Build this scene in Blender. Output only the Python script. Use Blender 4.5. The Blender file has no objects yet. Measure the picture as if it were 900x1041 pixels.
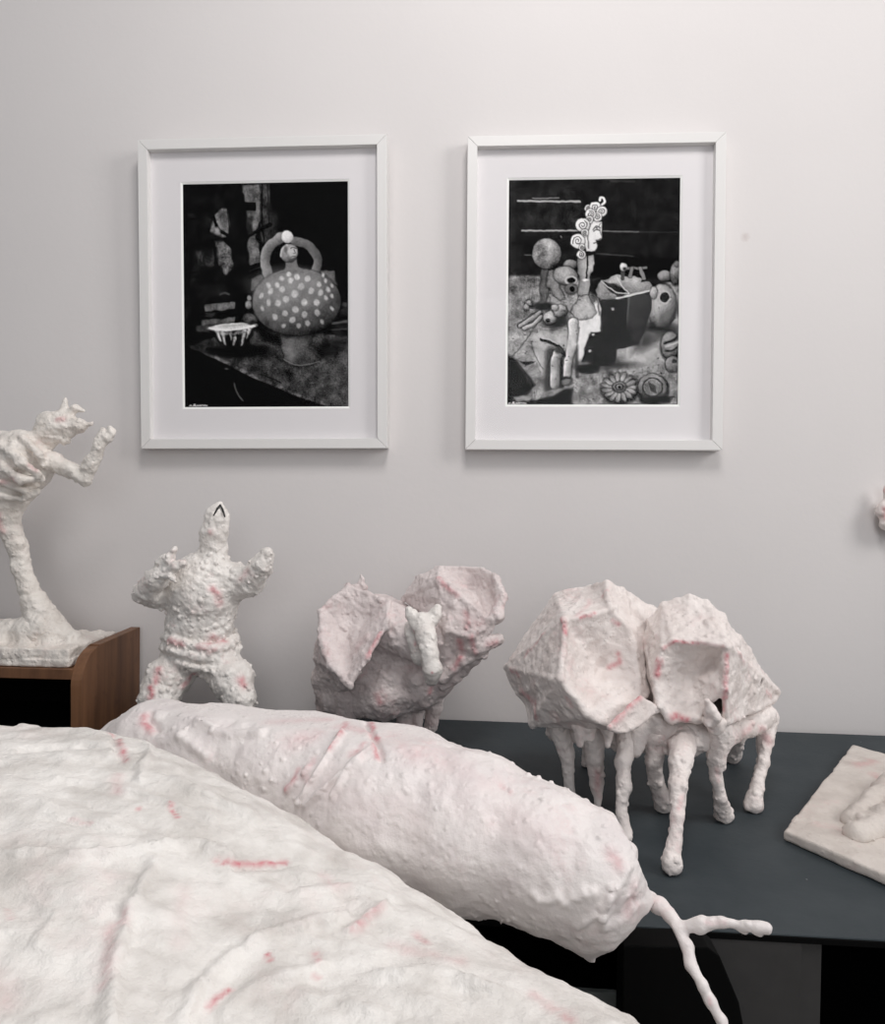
import bpy, bmesh, math, random
import numpy as np
from mathutils import Vector
random.seed(7)
SC = bpy.context.scene
COL = SC.collection

# ------------------------------------------------------------------ camera
W, H = 900, 1041
FPX = 719.4
BT = 0.75                                   # height of the bench top
CAM = np.array([0.0, -1.2131, BT + 0.3682])
YAW, PITCH, ROLL = 0.0471, 0.0136, 0.0154
_cy, _sy = math.cos(YAW), math.sin(YAW)
_cp, _sp = math.cos(PITCH), math.sin(PITCH)
FW = np.array([-_sy * _cp, _cy * _cp, -_sp])
_r = np.array([_cy, _sy, 0.0])
_u = np.cross(_r, FW)
RT = math.cos(ROLL) * _r + math.sin(ROLL) * _u
UP = -math.sin(ROLL) * _r + math.cos(ROLL) * _u


def ray(px, py):
    return FW + RT * (px - W / 2) / FPX - UP * (py - H / 2) / FPX


def at(px, py, y):
    """point of the place seen at (px, py) that stands y metres from the wall"""
    d = ray(px, py)
    return CAM + d * (y - CAM[1]) / d[1]


def atz(px, py, z=BT):
    d = ray(px, py)
    return CAM + d * (z - CAM[2]) / d[2]


def rad(rpx, y):
    return rpx * (y - CAM[1]) / FPX


def proj(P):
    d = P - CAM
    z = d @ FW
    return W / 2 + FPX * (d @ RT) / z, H / 2 - FPX * (d @ UP) / z, z


# ------------------------------------------------------------------ noise
_rng = np.random.default_rng(3)
_perm = np.tile(_rng.permutation(256), 3).astype(np.int32)
_g = _rng.normal(size=(256, 3)).astype(np.float32)
_g /= np.linalg.norm(_g, axis=1, keepdims=True)


def perlin(P):
    P = np.asarray(P, np.float32)
    i = np.floor(P).astype(np.int32)
    f = P - i
    i &= 255
    w = f * f * f * (f * (f * 6 - 15) + 10)
    out = 0
    for dx in (0, 1):
        wx = w[:, 0] if dx else 1 - w[:, 0]
        for dy in (0, 1):
            wy = w[:, 1] if dy else 1 - w[:, 1]
            for dz in (0, 1):
                wz = w[:, 2] if dz else 1 - w[:, 2]
                h = _perm[_perm[_perm[(i[:, 0] + dx) & 255] + ((i[:, 1] + dy) & 255)] + ((i[:, 2] + dz) & 255)]
                g = _g[h]
                out = out + wx * wy * wz * (g[:, 0] * (f[:, 0] - dx) + g[:, 1] * (f[:, 1] - dy) + g[:, 2] * (f[:, 2] - dz))
    return out * 1.5


def fbm(P, scale, octaves=3, gain=0.5, seed=0.0):
    P = np.asarray(P, np.float32) * scale + seed
    a, s, o = 1.0, 0.0, 0
    for _ in range(octaves):
        s = s + a * perlin(P)
        P = P * 2.03 + 17.1
        a *= gain
    return s


_jit = _rng.random((256, 4)).astype(np.float32)


def lumps(P, scale, density, seed=0):
    """0..1 bump field of scattered round droplets, cell size 1/scale"""
    P = np.asarray(P, np.float32) * scale + seed
    i = np.floor(P).astype(np.int32)
    best = np.zeros(len(P), np.float32)
    for dx in (-1, 0, 1):
        for dy in (-1, 0, 1):
            for dz in (-1, 0, 1):
                c = i + np.array([dx, dy, dz], np.int32)
                h = _perm[_perm[_perm[c[:, 0] & 255] + (c[:, 1] & 255)] + (c[:, 2] & 255)]
                j = _jit[h]
                on = _jit[(h + 91) & 255, 0] < density
                r = 0.22 + 0.5 * j[:, 3] * j[:, 3]
                q = 1 - np.sum((P - c - j[:, :3]) ** 2, axis=1) / (r * r)
                best = np.maximum(best, np.where(on, np.sqrt(np.maximum(q, 0)) * r, 0))
    return best


# ------------------------------------------------------------------ solid sculpting field
class Clay:
    def __init__(s, lo, hi, h):
        s.lo = np.array(lo, np.float64)
        s.h = h
        n = np.ceil((np.array(hi) - s.lo) / h).astype(int) + 1
        s.ax = [(s.lo[k] + h * np.arange(n[k])).astype(np.float32) for k in range(3)]
        s.f = np.full(n, 0.05, np.float32)

    def _slice(s, lo, hi, m):
        sl = []
        for k in range(3):
            a = max(0, int((lo[k] - m - s.lo[k]) / s.h))
            b = min(len(s.ax[k]), int((hi[k] + m - s.lo[k]) / s.h) + 2)
            if b <= a:
                return None, None
            sl.append(slice(a, b))
        X = s.ax[0][sl[0]][:, None, None]
        Y = s.ax[1][sl[1]][None, :, None]
        Z = s.ax[2][sl[2]][None, None, :]
        return tuple(sl), (X, Y, Z)

    def _add(s, sl, d, k, cut=False):
        a = s.f[sl]
        if cut:
            s.f[sl] = np.maximum(a, -d)
            return
        if k > 0:
            hh = np.clip(0.5 + 0.5 * (a - d) / k, 0, 1)
            s.f[sl] = a * (1 - hh) + d * hh - k * hh * (1 - hh)
        else:
            s.f[sl] = np.minimum(a, d)

    def cone(s, a, b, ra, rb, k=0.006, cut=False):
        a = np.asarray(a, float); b = np.asarray(b, float)
        m = max(ra, rb) + k + 3 * s.h
        sl, g = s._slice(np.minimum(a, b), np.maximum(a, b), m)
        if sl is None:
            return
        ab = b - a
        L = float(ab @ ab) + 1e-12
        t = np.clip(((g[0] - a[0]) * ab[0] + (g[1] - a[1]) * ab[1] + (g[2] - a[2]) * ab[2]) / L, 0, 1)
        d = np.sqrt((g[0] - a[0] - t * ab[0]) ** 2 + (g[1] - a[1] - t * ab[1]) ** 2 + (g[2] - a[2] - t * ab[2]) ** 2)
        s._add(sl, (d - (ra + t * (rb - ra))).astype(np.float32), k, cut)

    def ell(s, c, r, axes=None, k=0.008, cut=False):
        c = np.asarray(c, float); r = np.asarray(r, float)
        A = np.eye(3) if axes is None else np.asarray(axes, float)
        m = r.max()
        sl, g = s._slice(c - m, c + m, k + 3 * s.h)
        if sl is None:
            return
        q = [(g[0] - c[0]) * A[i, 0] + (g[1] - c[1]) * A[i, 1] + (g[2] - c[2]) * A[i, 2] for i in range(3)]
        k0 = np.sqrt(sum((q[i] / r[i]) ** 2 for i in range(3))) + 1e-6
        k1 = np.sqrt(sum((q[i] / r[i] ** 2) ** 2 for i in range(3))) + 1e-6
        s._add(sl, (k0 * (k0 - 1) / k1).astype(np.float32), k, cut)

    def tri(s, a, b, c, th, k=0.002):
        P = [np.asarray(p, float) for p in (a, b, c)]
        sl, g = s._slice(np.min(P, 0), np.max(P, 0), th + k + 3 * s.h)
        if sl is None:
            return
        nn = np.cross(P[1] - P[0], P[2] - P[0])
        nl = np.linalg.norm(nn)
        if nl < 1e-10:
            return
        nn = nn / nl
        D = [(g[0] - p[0], g[1] - p[1], g[2] - p[2]) for p in P]
        dp = D[0][0] * nn[0] + D[0][1] * nn[1] + D[0][2] * nn[2]
        inside = None
        best = None
        for i in range(3):
            e = P[(i + 1) % 3] - P[i]
            en = np.cross(nn, e)
            sd = D[i][0] * en[0] + D[i][1] * en[1] + D[i][2] * en[2]
            inside = (sd >= 0) if inside is None else inside & (sd >= 0)
            t = np.clip((D[i][0] * e[0] + D[i][1] * e[1] + D[i][2] * e[2]) / (e @ e + 1e-12), 0, 1)
            q = (D[i][0] - t * e[0]) ** 2 + (D[i][1] - t * e[1]) ** 2 + (D[i][2] - t * e[2]) ** 2
            best = q if best is None else np.minimum(best, q)
        d = np.where(inside, np.abs(dp), np.sqrt(best)) - th
        s._add(sl, d.astype(np.float32), k)

    def box(s, c, half, axes=None, r=0.004, k=0.0):
        c = np.asarray(c, float); half = np.asarray(half, float)
        A = np.eye(3) if axes is None else np.asarray(axes, float)
        m = np.linalg.norm(half)
        sl, g = s._slice(c - m, c + m, k + 3 * s.h)
        q = [np.abs((g[0] - c[0]) * A[i, 0] + (g[1] - c[1]) * A[i, 1] + (g[2] - c[2]) * A[i, 2]) - half[i] + r for i in range(3)]
        d = np.sqrt(sum(np.maximum(x, 0) ** 2 for x in q)) + np.minimum(np.maximum(np.maximum(q[0], q[1]), q[2]), 0) - r
        s._add(sl, d.astype(np.float32), k)

    def chain(s, pts, k=0.006):
        """pts: (px, py, y, radius in px) joints seen in the photo at y from the wall"""
        Q = [(at(p[0], p[1], p[2]), rad(p[3], p[2])) for p in pts]
        if len(Q) == 1:
            s.cone(Q[0][0], Q[0][0] + 1e-4, Q[0][1], Q[0][1], k)
        for (a, ra), (b, rb) in zip(Q[:-1], Q[1:]):
            s.cone(a, b, ra, rb, k)

    def rough(s, fn, band):
        m = np.abs(s.f) < band
        I = np.argwhere(m)
        P = np.stack([s.ax[k][I[:, k]] for k in range(3)], -1)
        s.f[m] -= fn(P).astype(np.float32)

    def clip_below(s, z):
        s.f = np.maximum(s.f, (z - s.ax[2])[None, None, :])

    def mesh(s):
        """naive surface nets"""
        f = s.f
        for k in range(3):                       # closed at the borders
            idx = [slice(None)] * 3
            for e in (0, -1):
                idx[k] = e
                f[tuple(idx)] = np.maximum(f[tuple(idx)], s.h)
        ins = f < 0
        cnt = np.zeros(np.array(f.shape) - 1, np.uint8)
        n = cnt.shape
        for dx in (0, 1):
            for dy in (0, 1):
                for dz in (0, 1):
                    cnt += ins[dx:dx + n[0], dy:dy + n[1], dz:dz + n[2]]
        I = np.argwhere((cnt > 0) & (cnt < 8))
        vid = np.full(n, -1, np.int32)
        vid[I[:, 0], I[:, 1], I[:, 2]] = np.arange(len(I))
        acc = np.zeros((len(I), 3)); num = np.zeros(len(I))
        cor = [(0, 0, 0), (1, 0, 0), (0, 1, 0), (1, 1, 0), (0, 0, 1), (1, 0, 1), (0, 1, 1), (1, 1, 1)]
        val = [f[I[:, 0] + c[0], I[:, 1] + c[1], I[:, 2] + c[2]] for c in cor]
        for a in range(8):
            for b in range(a + 1, 8):
                if sum(abs(cor[a][k] - cor[b][k]) for k in range(3)) != 1:
                    continue
                va, vb = val[a], val[b]
                cr = (va < 0) != (vb < 0)
                t = np.where(cr, va / np.where(cr, va - vb, 1), 0)
                for k in range(3):
                    acc[:, k] += np.where(cr, cor[a][k] + t * (cor[b][k] - cor[a][k]), 0)
                num += cr
        V = s.lo + s.h * (I + acc / num[:, None])
        F = []
        for k in range(3):
            o = [0, 0, 0]; o[k] = 1
            A = ins[:f.shape[0] - o[0], :f.shape[1] - o[1], :f.shape[2] - o[2]]
            B = ins[o[0]:, o[1]:, o[2]:]
            E = np.argwhere(A != B)
            a, b = (k + 1) % 3, (k + 2) % 3
            ok = (E[:, a] > 0) & (E[:, b] > 0)
            E = E[ok]
            sgn = A[E[:, 0], E[:, 1], E[:, 2]]
            def cell(da, db):
                c = E.copy(); c[:, a] -= da; c[:, b] -= db
                return vid[c[:, 0], c[:, 1], c[:, 2]]
            q = np.stack([cell(1, 1), cell(0, 1), cell(0, 0), cell(1, 0)], -1)
            q[~sgn] = q[~sgn][:, ::-1]
            F.append(q)
        return V, np.concatenate(F)


# ------------------------------------------------------------------ object helpers
def link(o, parent=None):
    COL.objects.link(o)
    if parent is not None:
        o.parent = parent
    return o


def tag(o, label=None, cat=None, group=None, kind=None):
    if label: o['label'] = label
    if cat: o['category'] = cat
    if group: o['group'] = group
    if kind: o['kind'] = kind
    return o


def thing(name, loc, label, cat, group=None):
    o = bpy.data.objects.new(name, None)
    o.empty_display_size = 0.05
    link(o)
    o.location = loc
    return tag(o, label, cat, group)


def from_np(name, V, F, mat, parent=None, origin=None, smooth=True):
    me = bpy.data.meshes.new(name)
    V = np.asarray(V, np.float64)
    if origin is not None:
        V = V - np.asarray(origin)
    F = np.asarray(F, np.int32)
    nf, w = F.shape
    me.vertices.add(len(V)); me.vertices.foreach_set('co', V.astype(np.float32).ravel())
    me.loops.add(nf * w); me.loops.foreach_set('vertex_index', F.ravel())
    me.polygons.add(nf)
    me.polygons.foreach_set('loop_start', np.arange(nf, dtype=np.int32) * w)
    me.polygons.foreach_set('loop_total', np.full(nf, w, np.int32))
    me.update(calc_edges=True)
    me.polygons.foreach_set('use_smooth', np.full(nf, smooth, bool))
    me.materials.append(mat)
    return link(bpy.data.objects.new(name, me), parent)


def bm_obj(name, bm, mat, parent=None, bevel=0.0, smooth=False):
    if bevel:
        bmesh.ops.bevel(bm, geom=bm.edges[:] + bm.verts[:], offset=bevel, segments=2, affect='EDGES', profile=0.6)
    bmesh.ops.recalc_face_normals(bm, faces=bm.faces[:])
    me = bpy.data.meshes.new(name)
    bm.to_mesh(me); bm.free()
    if smooth:
        for p in me.polygons: p.use_smooth = True
    me.materials.append(mat)
    return link(bpy.data.objects.new(name, me), parent)


def add_box(bm, lo, hi):
    v = [bm.verts.new((x, y, z)) for x in (lo[0], hi[0]) for y in (lo[1], hi[1]) for z in (lo[2], hi[2])]
    for q in ((0, 1, 3, 2), (4, 6, 7, 5), (0, 4, 5, 1), (2, 3, 7, 6), (0, 2, 6, 4), (1, 5, 7, 3)):
        bm.faces.new([v[i] for i in q])
    return v


def box_obj(name, lo, hi, mat, parent=None, bevel=0.0):
    bm = bmesh.new(); add_box(bm, lo, hi)
    return bm_obj(name, bm, mat, parent, bevel)


def normals(V, F):
    n = np.cross(V[F[:, 2]] - V[F[:, 0]], V[F[:, 3]] - V[F[:, 1]])
    N = np.zeros_like(V)
    for k in range(4):
        np.add.at(N, F[:, k], n)
    return N / (np.linalg.norm(N, axis=1, keepdims=True) + 1e-12)


class Surf:
    """finished clay surface: find strokes on it, raise ridges, lay stains (kept per vertex, in the thing's own space)"""
    def __init__(s, V, F):
        s.V, s.F = V, F
        s.stain = np.zeros(len(V), np.float32)
        s.x, s.y, s.z = proj(V)

    def hit(s, px, py, r=3.5):
        m = np.where((np.abs(s.x - px) < r) & (np.abs(s.y - py) < r))[0]
        if len(m) == 0:
            return None
        return s.V[m[np.argmin(s.z[m])]]

    def line(s, pts):
        out = []
        for (a, b) in zip(pts[:-1], pts[1:]):
            n = max(1, int(math.hypot(b[0] - a[0], b[1] - a[1]) / 5))
            for i in range(n + 1):
                t = i / n
                q = s.hit(a[0] + t * (b[0] - a[0]), a[1] + t * (b[1] - a[1]))
                if q is not None:
                    out.append(q)
        if len(pts) == 1:
            q = s.hit(*pts[0])
            if q is not None: out = [q]
        return np.array(out)

    def dist(s, L, reach):
        lo, hi = L.min(0) - reach, L.max(0) + reach
        m = np.where(np.all((s.V > lo) & (s.V < hi), axis=1))[0]
        d = np.full(len(m), 9.0)
        if len(L) == 1:
            d = np.linalg.norm(s.V[m] - L[0], axis=1)
        for a, b in zip(L[:-1], L[1:]):
            ab = b - a
            t = np.clip(((s.V[m] - a) @ ab) / (ab @ ab + 1e-12), 0, 1)
            d = np.minimum(d, np.linalg.norm(s.V[m] - a - t[:, None] * ab, axis=1))
        return m, d

    def red(s, pts, wpx, amount, ragged=1.0):
        L = s.line(pts)
        if len(L) == 0: return
        w = wpx * np.mean((L - CAM) @ FW) / FPX
        m, d = s.dist(L, 3 * w)
        br = np.clip(0.85 + ragged * 0.55 * fbm(s.V[m], 0.45 / w, 4, 0.75, 5.0), 0, 1.3)
        s.stain[m] = np.maximum(s.stain[m], np.clip(amount * br * np.exp(-(d / w) ** 2), 0, 1))

    def ridge(s, pts, wpx, hpx):
        L = s.line(pts)
        if len(L) == 0: return
        sc = np.mean((L - CAM) @ FW) / FPX
        w = wpx * sc
        m, d = s.dist(L, 3 * w)
        if getattr(s, 'N', None) is None:
            s.N = normals(s.V, s.F)
        s.V[m] += s.N[m] * (hpx * sc * np.exp(-(d / w) ** 2))[:, None]

    def build(s, name, mat, parent, origin):
        o = from_np(name, s.V, s.F, mat, parent, origin)
        a = o.data.attributes.new('stain', 'FLOAT', 'POINT')
        a.data.foreach_set('value', s.stain)
        return o


# ------------------------------------------------------------------ materials
def new_mat(name):
    m = bpy.data.materials.new(name)
    m.use_nodes = True
    nt = m.node_tree
    b = nt.nodes['Principled BSDF']
    return m, nt, b


def N(nt, t, **kw):
    n = nt.nodes.new(t)
    for k, v in kw.items():
        if k.startswith('in_'):
            n.inputs[int(k[3:]) if k[3:].isdigit() else k[3:].replace('_', ' ')].default_value = v
        else:
            setattr(n, k, v)
    return n


def mixc(nt, fac, a, b):
    n = nt.nodes.new('ShaderNodeMix'); n.data_type = 'RGBA'
    for idx, v in ((0, fac), (6, a), (7, b)):
        if isinstance(v, (int, float)): n.inputs[idx].default_value = v
        elif isinstance(v, tuple): n.inputs[idx].default_value = v if len(v) == 4 else (*v, 1)
        else: nt.links.new(v, n.inputs[idx])
    return n.outputs[2]


def mth(nt, op, a, b=0.0, clamp=False):
    n = nt.nodes.new('ShaderNodeMath'); n.operation = op; n.use_clamp = clamp
    for i, v in enumerate((a, b)):
        if isinstance(v, (int, float)): n.inputs[i].default_value = v
        else: nt.links.new(v, n.inputs[i])
    return n.outputs[0]


def ramp(nt, v, lo, hi):
    n = nt.nodes.new('ShaderNodeMapRange'); n.clamp = True
    nt.links.new(v, n.inputs[0]); n.inputs[1].default_value = lo; n.inputs[2].default_value = hi
    return n.outputs[0]


def noise(nt, co, scale, detail=3, rough=0.55):
    n = N(nt, 'ShaderNodeTexNoise'); n.inputs['Scale'].default_value = scale
    n.inputs['Detail'].default_value = detail; n.inputs['Roughness'].default_value = rough
    nt.links.new(co, n.inputs['Vector'])
    return n.outputs[0]


def plaster(name, base=(0.80, 0.765, 0.74), low=(0.66, 0.61, 0.58), pink=0.5, rough=0.5, bump=0.5, bscale=1.0, pscale=1.0, fine=0.0016, spec=0.35, drops=0.55):
    m, nt, b = new_mat(name)
    co = N(nt, 'ShaderNodeTexCoord').outputs['Object']
    n1 = noise(nt, co, 28, 4)
    c = mixc(nt, ramp(nt, n1, 0.42, 0.72), base, low)
    n2 = noise(nt, co, 17 * pscale, 5, 0.65)
    n3 = noise(nt, co, 120 * pscale, 3, 0.6)
    pk = mth(nt, 'MULTIPLY', ramp(nt, n2, 0.54, 0.74), ramp(nt, n3, 0.38, 0.62))
    c = mixc(nt, mth(nt, 'MULTIPLY', pk, pink), c, (0.70, 0.36, 0.37))
    st = N(nt, 'ShaderNodeAttribute', attribute_name='stain').outputs['Fac']
    c = mixc(nt, mth(nt, 'MULTIPLY', st, 0.9, True), c, (0.60, 0.16, 0.19))
    nt.links.new(c, b.inputs['Base Color'])
    b.inputs['Roughness'].default_value = rough
    b.inputs['Specular IOR Level'].default_value = spec
    b1 = noise(nt, co, 130 * bscale, 4, 0.6)
    v = N(nt, 'ShaderNodeTexVoronoi'); v.inputs['Scale'].default_value = 170 * bscale
    nt.links.new(co, v.inputs['Vector'])
    drop = mth(nt, 'SUBTRACT', 1.0, ramp(nt, v.outputs['Distance'], 0.0, 0.42))
    keep = ramp(nt, v.outputs['Color'], 0.62, 0.66)
    hgt = mth(nt, 'ADD', b1, mth(nt, 'MULTIPLY', mth(nt, 'MULTIPLY', drop, keep), drops))
    bp = N(nt, 'ShaderNodeBump'); bp.inputs['Strength'].default_value = bump
    bp.inputs['Distance'].default_value = fine * 2
    nt.links.new(hgt, bp.inputs['Height'])
    nt.links.new(bp.outputs[0], b.inputs['Normal'])
    return m


def plain(name, col, rough=0.5, bump=0.0, bscale=60, var=0.0, spec=0.5):
    m, nt, b = new_mat(name)
    b.inputs['Roughness'].default_value = rough
    b.inputs['Specular IOR Level'].default_value = spec
    co = N(nt, 'ShaderNodeTexCoord').outputs['Object']
    n1 = noise(nt, co, bscale, 4)
    dark = tuple(c * (1 - var) for c in col)
    nt.links.new(mixc(nt, n1, dark, col), b.inputs['Base Color'])
    if bump:
        bp = N(nt, 'ShaderNodeBump'); bp.inputs['Strength'].default_value = bump; bp.inputs['Distance'].default_value = 0.001
        nt.links.new(n1, bp.inputs['Height']); nt.links.new(bp.outputs[0], b.inputs['Normal'])
    return m


def wall_mat():
    m, nt, b = new_mat('white_wall_paint')
    b.inputs['Roughness'].default_value = 0.75
    b.inputs['Specular IOR Level'].default_value = 0.2
    co = N(nt, 'ShaderNodeTexCoord').outputs['Object']
    n1 = noise(nt, co, 3.0, 4)
    c = mixc(nt, ramp(nt, n1, 0.35, 0.75), (0.735, 0.705, 0.697), (0.71, 0.68, 0.672))
    # a filled nail hole: small smudge of old filler
    d = N(nt, 'ShaderNodeVectorMath', operation='DISTANCE'); nt.links.new(co, d.inputs[0])
    p = at(758, 241, 0.0); d.inputs[1].default_value = tuple(p)
    nn = noise(nt, co, 180, 3)
    dd = mth(nt, 'ADD', d.outputs['Value'], mth(nt, 'MULTIPLY', nn, 0.008))
    sp = mth(nt, 'SUBTRACT', 1.0, ramp(nt, dd, 0.006, 0.013))
    c = mixc(nt, mth(nt, 'MULTIPLY', sp, 0.45), c, (0.50, 0.42, 0.40))
    nt.links.new(c, b.inputs['Base Color'])
    bp = N(nt, 'ShaderNodeBump'); bp.inputs['Strength'].default_value = 0.12; bp.inputs['Distance'].default_value = 0.002
    nt.links.new(noise(nt, co, 90, 4), bp.inputs['Height']); nt.links.new(bp.outputs[0], b.inputs['Normal'])
    return m


def wood_mat():
    m, nt, b = new_mat('varnished_plywood')
    b.inputs['Roughness'].default_value = 0.5
    tc = N(nt, 'ShaderNodeTexCoord').outputs['Object']
    mp = N(nt, 'ShaderNodeMapping'); mp.inputs['Scale'].default_value = (60, 60, 5)
    nt.links.new(tc, mp.inputs['Vector'])
    n1 = noise(nt, mp.outputs[0], 1.0, 5, 0.6)
    n2 = noise(nt, tc, 40, 3)
    c = mixc(nt, ramp(nt, n1, 0.35, 0.7), (0.215, 0.10, 0.047), (0.115, 0.051, 0.025))
    c = mixc(nt, mth(nt, 'MULTIPLY', ramp(nt, n2, 0.6, 0.75), 0.5), c, (0.09, 0.038, 0.02))
    nt.links.new(c, b.inputs['Base Color'])
    return m


def slate_mat():
    m, nt, b = new_mat('dark_blue_grey_bench_top')
    b.inputs['Roughness'].default_value = 0.62
    b.inputs['Specular IOR Level'].default_value = 0.3
    co = N(nt, 'ShaderNodeTexCoord').outputs['Object']
    n1 = noise(nt, co, 9, 5, 0.65)
    c = mixc(nt, ramp(nt, n1, 0.35, 0.75), (0.030, 0.039, 0.045), (0.050, 0.060, 0.066))
    v = N(nt, 'ShaderNodeTexVoronoi'); v.inputs['Scale'].default_value = 55
    nt.links.new(co, v.inputs['Vector'])
    sp = mth(nt, 'MULTIPLY', mth(nt, 'SUBTRACT', 1.0, ramp(nt, v.outputs['Distance'], 0.03, 0.06)), ramp(nt, v.outputs['Color'], 0.78, 0.8))
    c = mixc(nt, mth(nt, 'MULTIPLY', sp, 0.5), c, (0.4, 0.4, 0.4))
    nt.links.new(c, b.inputs['Base Color'])
    bp = N(nt, 'ShaderNodeBump'); bp.inputs['Strength'].default_value = 0.25; bp.inputs['Distance'].default_value = 0.001
    nt.links.new(noise(nt, co, 160, 4), bp.inputs['Height']); nt.links.new(bp.outputs[0], b.inputs['Normal'])
    return m


def glass_mat():
    m = bpy.data.materials.new('clear_picture_glass'); m.use_nodes = True
    nt = m.node_tree; nt.nodes.clear()
    out = N(nt, 'ShaderNodeOutputMaterial')
    tr = N(nt, 'ShaderNodeBsdfTransparent'); gl = N(nt, 'ShaderNodeBsdfGlossy'); gl.inputs['Roughness'].default_value = 0.03
    lw = N(nt, 'ShaderNodeLayerWeight'); lw.inputs['Blend'].default_value = 0.5
    fr = N(nt, 'ShaderNodeMath', operation='MULTIPLY_ADD'); fr.inputs[1].default_value = 0.10; fr.inputs[2].default_value = 0.006
    pw = N(nt, 'ShaderNodeMath', operation='POWER'); pw.inputs[1].default_value = 3.0
    nt.links.new(lw.outputs['Facing'], pw.inputs[0]); nt.links.new(pw.outputs[0], fr.inputs[0])
    mx = N(nt, 'ShaderNodeMixShader')
    nt.links.new(fr.outputs[0], mx.inputs[0]); nt.links.new(tr.outputs[0], mx.inputs[1]); nt.links.new(gl.outputs[0], mx.inputs[2])
    nt.links.new(mx.outputs[0], out.inputs[0])
    return m


def print_mat():
    m, nt, b = new_mat('black_and_white_photo_print')
    b.inputs['Roughness'].default_value = 0.6
    b.inputs['Specular IOR Level'].default_value = 0.03
    a = N(nt, 'ShaderNodeAttribute', attribute_name='tone')
    nt.links.new(a.outputs['Color'], b.inputs['Base Color'])
    return m


M_PL = plaster('lumpy_white_plaster', base=(0.86, 0.82, 0.78), low=(0.73, 0.68, 0.64), pink=0.45, rough=0.28, spec=0.5)
M_BODY = plaster('smeared_white_plaster', base=(0.83, 0.80, 0.765), low=(0.60, 0.565, 0.53), pink=0.2, rough=0.42, bump=0.65, bscale=0.5, pscale=0.5, fine=0.0026, drops=0.12)
M_LIMB = plaster('pitted_white_plaster', base=(0.85, 0.80, 0.78), low=(0.76, 0.70, 0.69), pink=0.28, rough=0.40, bump=0.5, bscale=0.8)
M_BEAST = plaster('pink_stained_plaster', base=(0.83, 0.765, 0.735), low=(0.70, 0.62, 0.59), pink=0.42, rough=0.5, bump=0.55)
M_MAUVE = plaster('mauve_stained_plaster', base=(0.76, 0.68, 0.665), low=(0.60, 0.515, 0.505), pink=0.55, rough=0.48, bump=0.6)
M_RUN = plaster('ivory_plaster', base=(0.85, 0.80, 0.745), low=(0.70, 0.64, 0.585), pink=0.2, rough=0.36, bump=0.6)
M_TILE = plaster('beige_plaster', base=(0.65, 0.595, 0.55), low=(0.54, 0.485, 0.445), pink=0.35, rough=0.6, bump=0.4)
M_WALL = wall_mat()
M_WOOD = wood_mat()
M_SLATE = slate_mat()
M_BLACK = plain('black_lacquer', (0.002, 0.002, 0.002), 0.7, spec=0.08)
M_INNER = plain('painted_interior_shade', (0.004, 0.004, 0.004), 0.9, spec=0.05)  # near-black colour stands in for the shade inside bench and stand
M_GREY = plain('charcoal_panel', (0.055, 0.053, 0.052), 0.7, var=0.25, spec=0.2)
M_TEAL = plain('dark_grey_card', (0.20, 0.23, 0.23), 0.7, var=0.2, spec=0.2)
M_FRAME = plain('white_lacquered_wood', (0.80, 0.785, 0.77), 0.4, var=0.03)
M_MAT = plain('white_mat_board', (0.80, 0.775, 0.785), 0.85, var=0.03, spec=0.1)
M_BEVEL = plain('white_board_core', (0.92, 0.92, 0.90), 0.8, spec=0.1)
M_BACK = plain('brown_hardboard', (0.25, 0.17, 0.11), 0.8)
M_PRINT = print_mat()
M_GLASS = glass_mat()
M_FLOOR = plain('grey_floor', (0.30, 0.28, 0.26), 0.6, var=0.2, bscale=6)
M_WIRE = plain('black_wire', (0.01, 0.01, 0.01), 0.4)
M_PLINTH = plain('plain_board', (0.35, 0.33, 0.31), 0.7, var=0.15)

# ------------------------------------------------------------------ the room
o = box_obj('wall_back', (-2.6, 0.0, 0.0), (2.6, 0.12, 2.9), M_WALL); tag(o, kind='structure')
o = box_obj('floor', (-2.6, -3.6, -0.06), (2.6, 0.12, 0.0), M_FLOOR); tag(o, kind='structure')

# ------------------------------------------------------------------ bench (long open cabinet)
ang = -0.0216
BX0, BX1, BD = -0.98, 1.05, 0.5708
ca, sa = math.cos(ang), math.sin(ang)
bench = thing('display_bench', (0.0, -0.019, 0.0),
              'long dark blue-grey open-fronted bench against the white wall carrying the plaster animals', 'bench')
bench.rotation_euler = (0, 0, ang)


def bloc(P):
    """world point to the bench's own axes"""
    x, y = P[0], P[1] + 0.019
    return ca * x + sa * y, -sa * x + ca * y, P[2]


TT = 0.006
bm = bmesh.new(); add_box(bm, (BX0, -BD + 0.002, BT - TT), (BX1, 0, BT))
bm_obj('top', bm, M_SLATE, bench, 0.0012)
box_obj('front_edge', (BX0, -BD, BT - TT), (BX1, -BD + 0.0018, BT - 0.0012), M_BLACK, bench)
dx = bloc(at(806, 965, -0.578))[0]
for k, (a, b) in enumerate(((BX0, BX0 + 0.018), (-0.42, -0.402), (dx, dx + 0.018), (BX1 - 0.018, BX1))):
    box_obj('divider' if 0 < k < 3 else 'side_panel', (a, -BD + 0.003, 0.06), (b, -0.012, BT - TT), M_GREY, bench, 0.0008)
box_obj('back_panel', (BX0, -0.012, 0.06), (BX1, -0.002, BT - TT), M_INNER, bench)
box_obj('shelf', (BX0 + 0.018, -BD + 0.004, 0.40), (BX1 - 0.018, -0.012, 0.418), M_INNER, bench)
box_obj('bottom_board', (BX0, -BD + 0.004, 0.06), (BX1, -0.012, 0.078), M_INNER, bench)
box_obj('kick_plinth', (BX0 + 0.03, -BD + 0.05, 0.0), (BX1 - 0.03, -0.03, 0.06), M_BLACK, bench)

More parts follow.
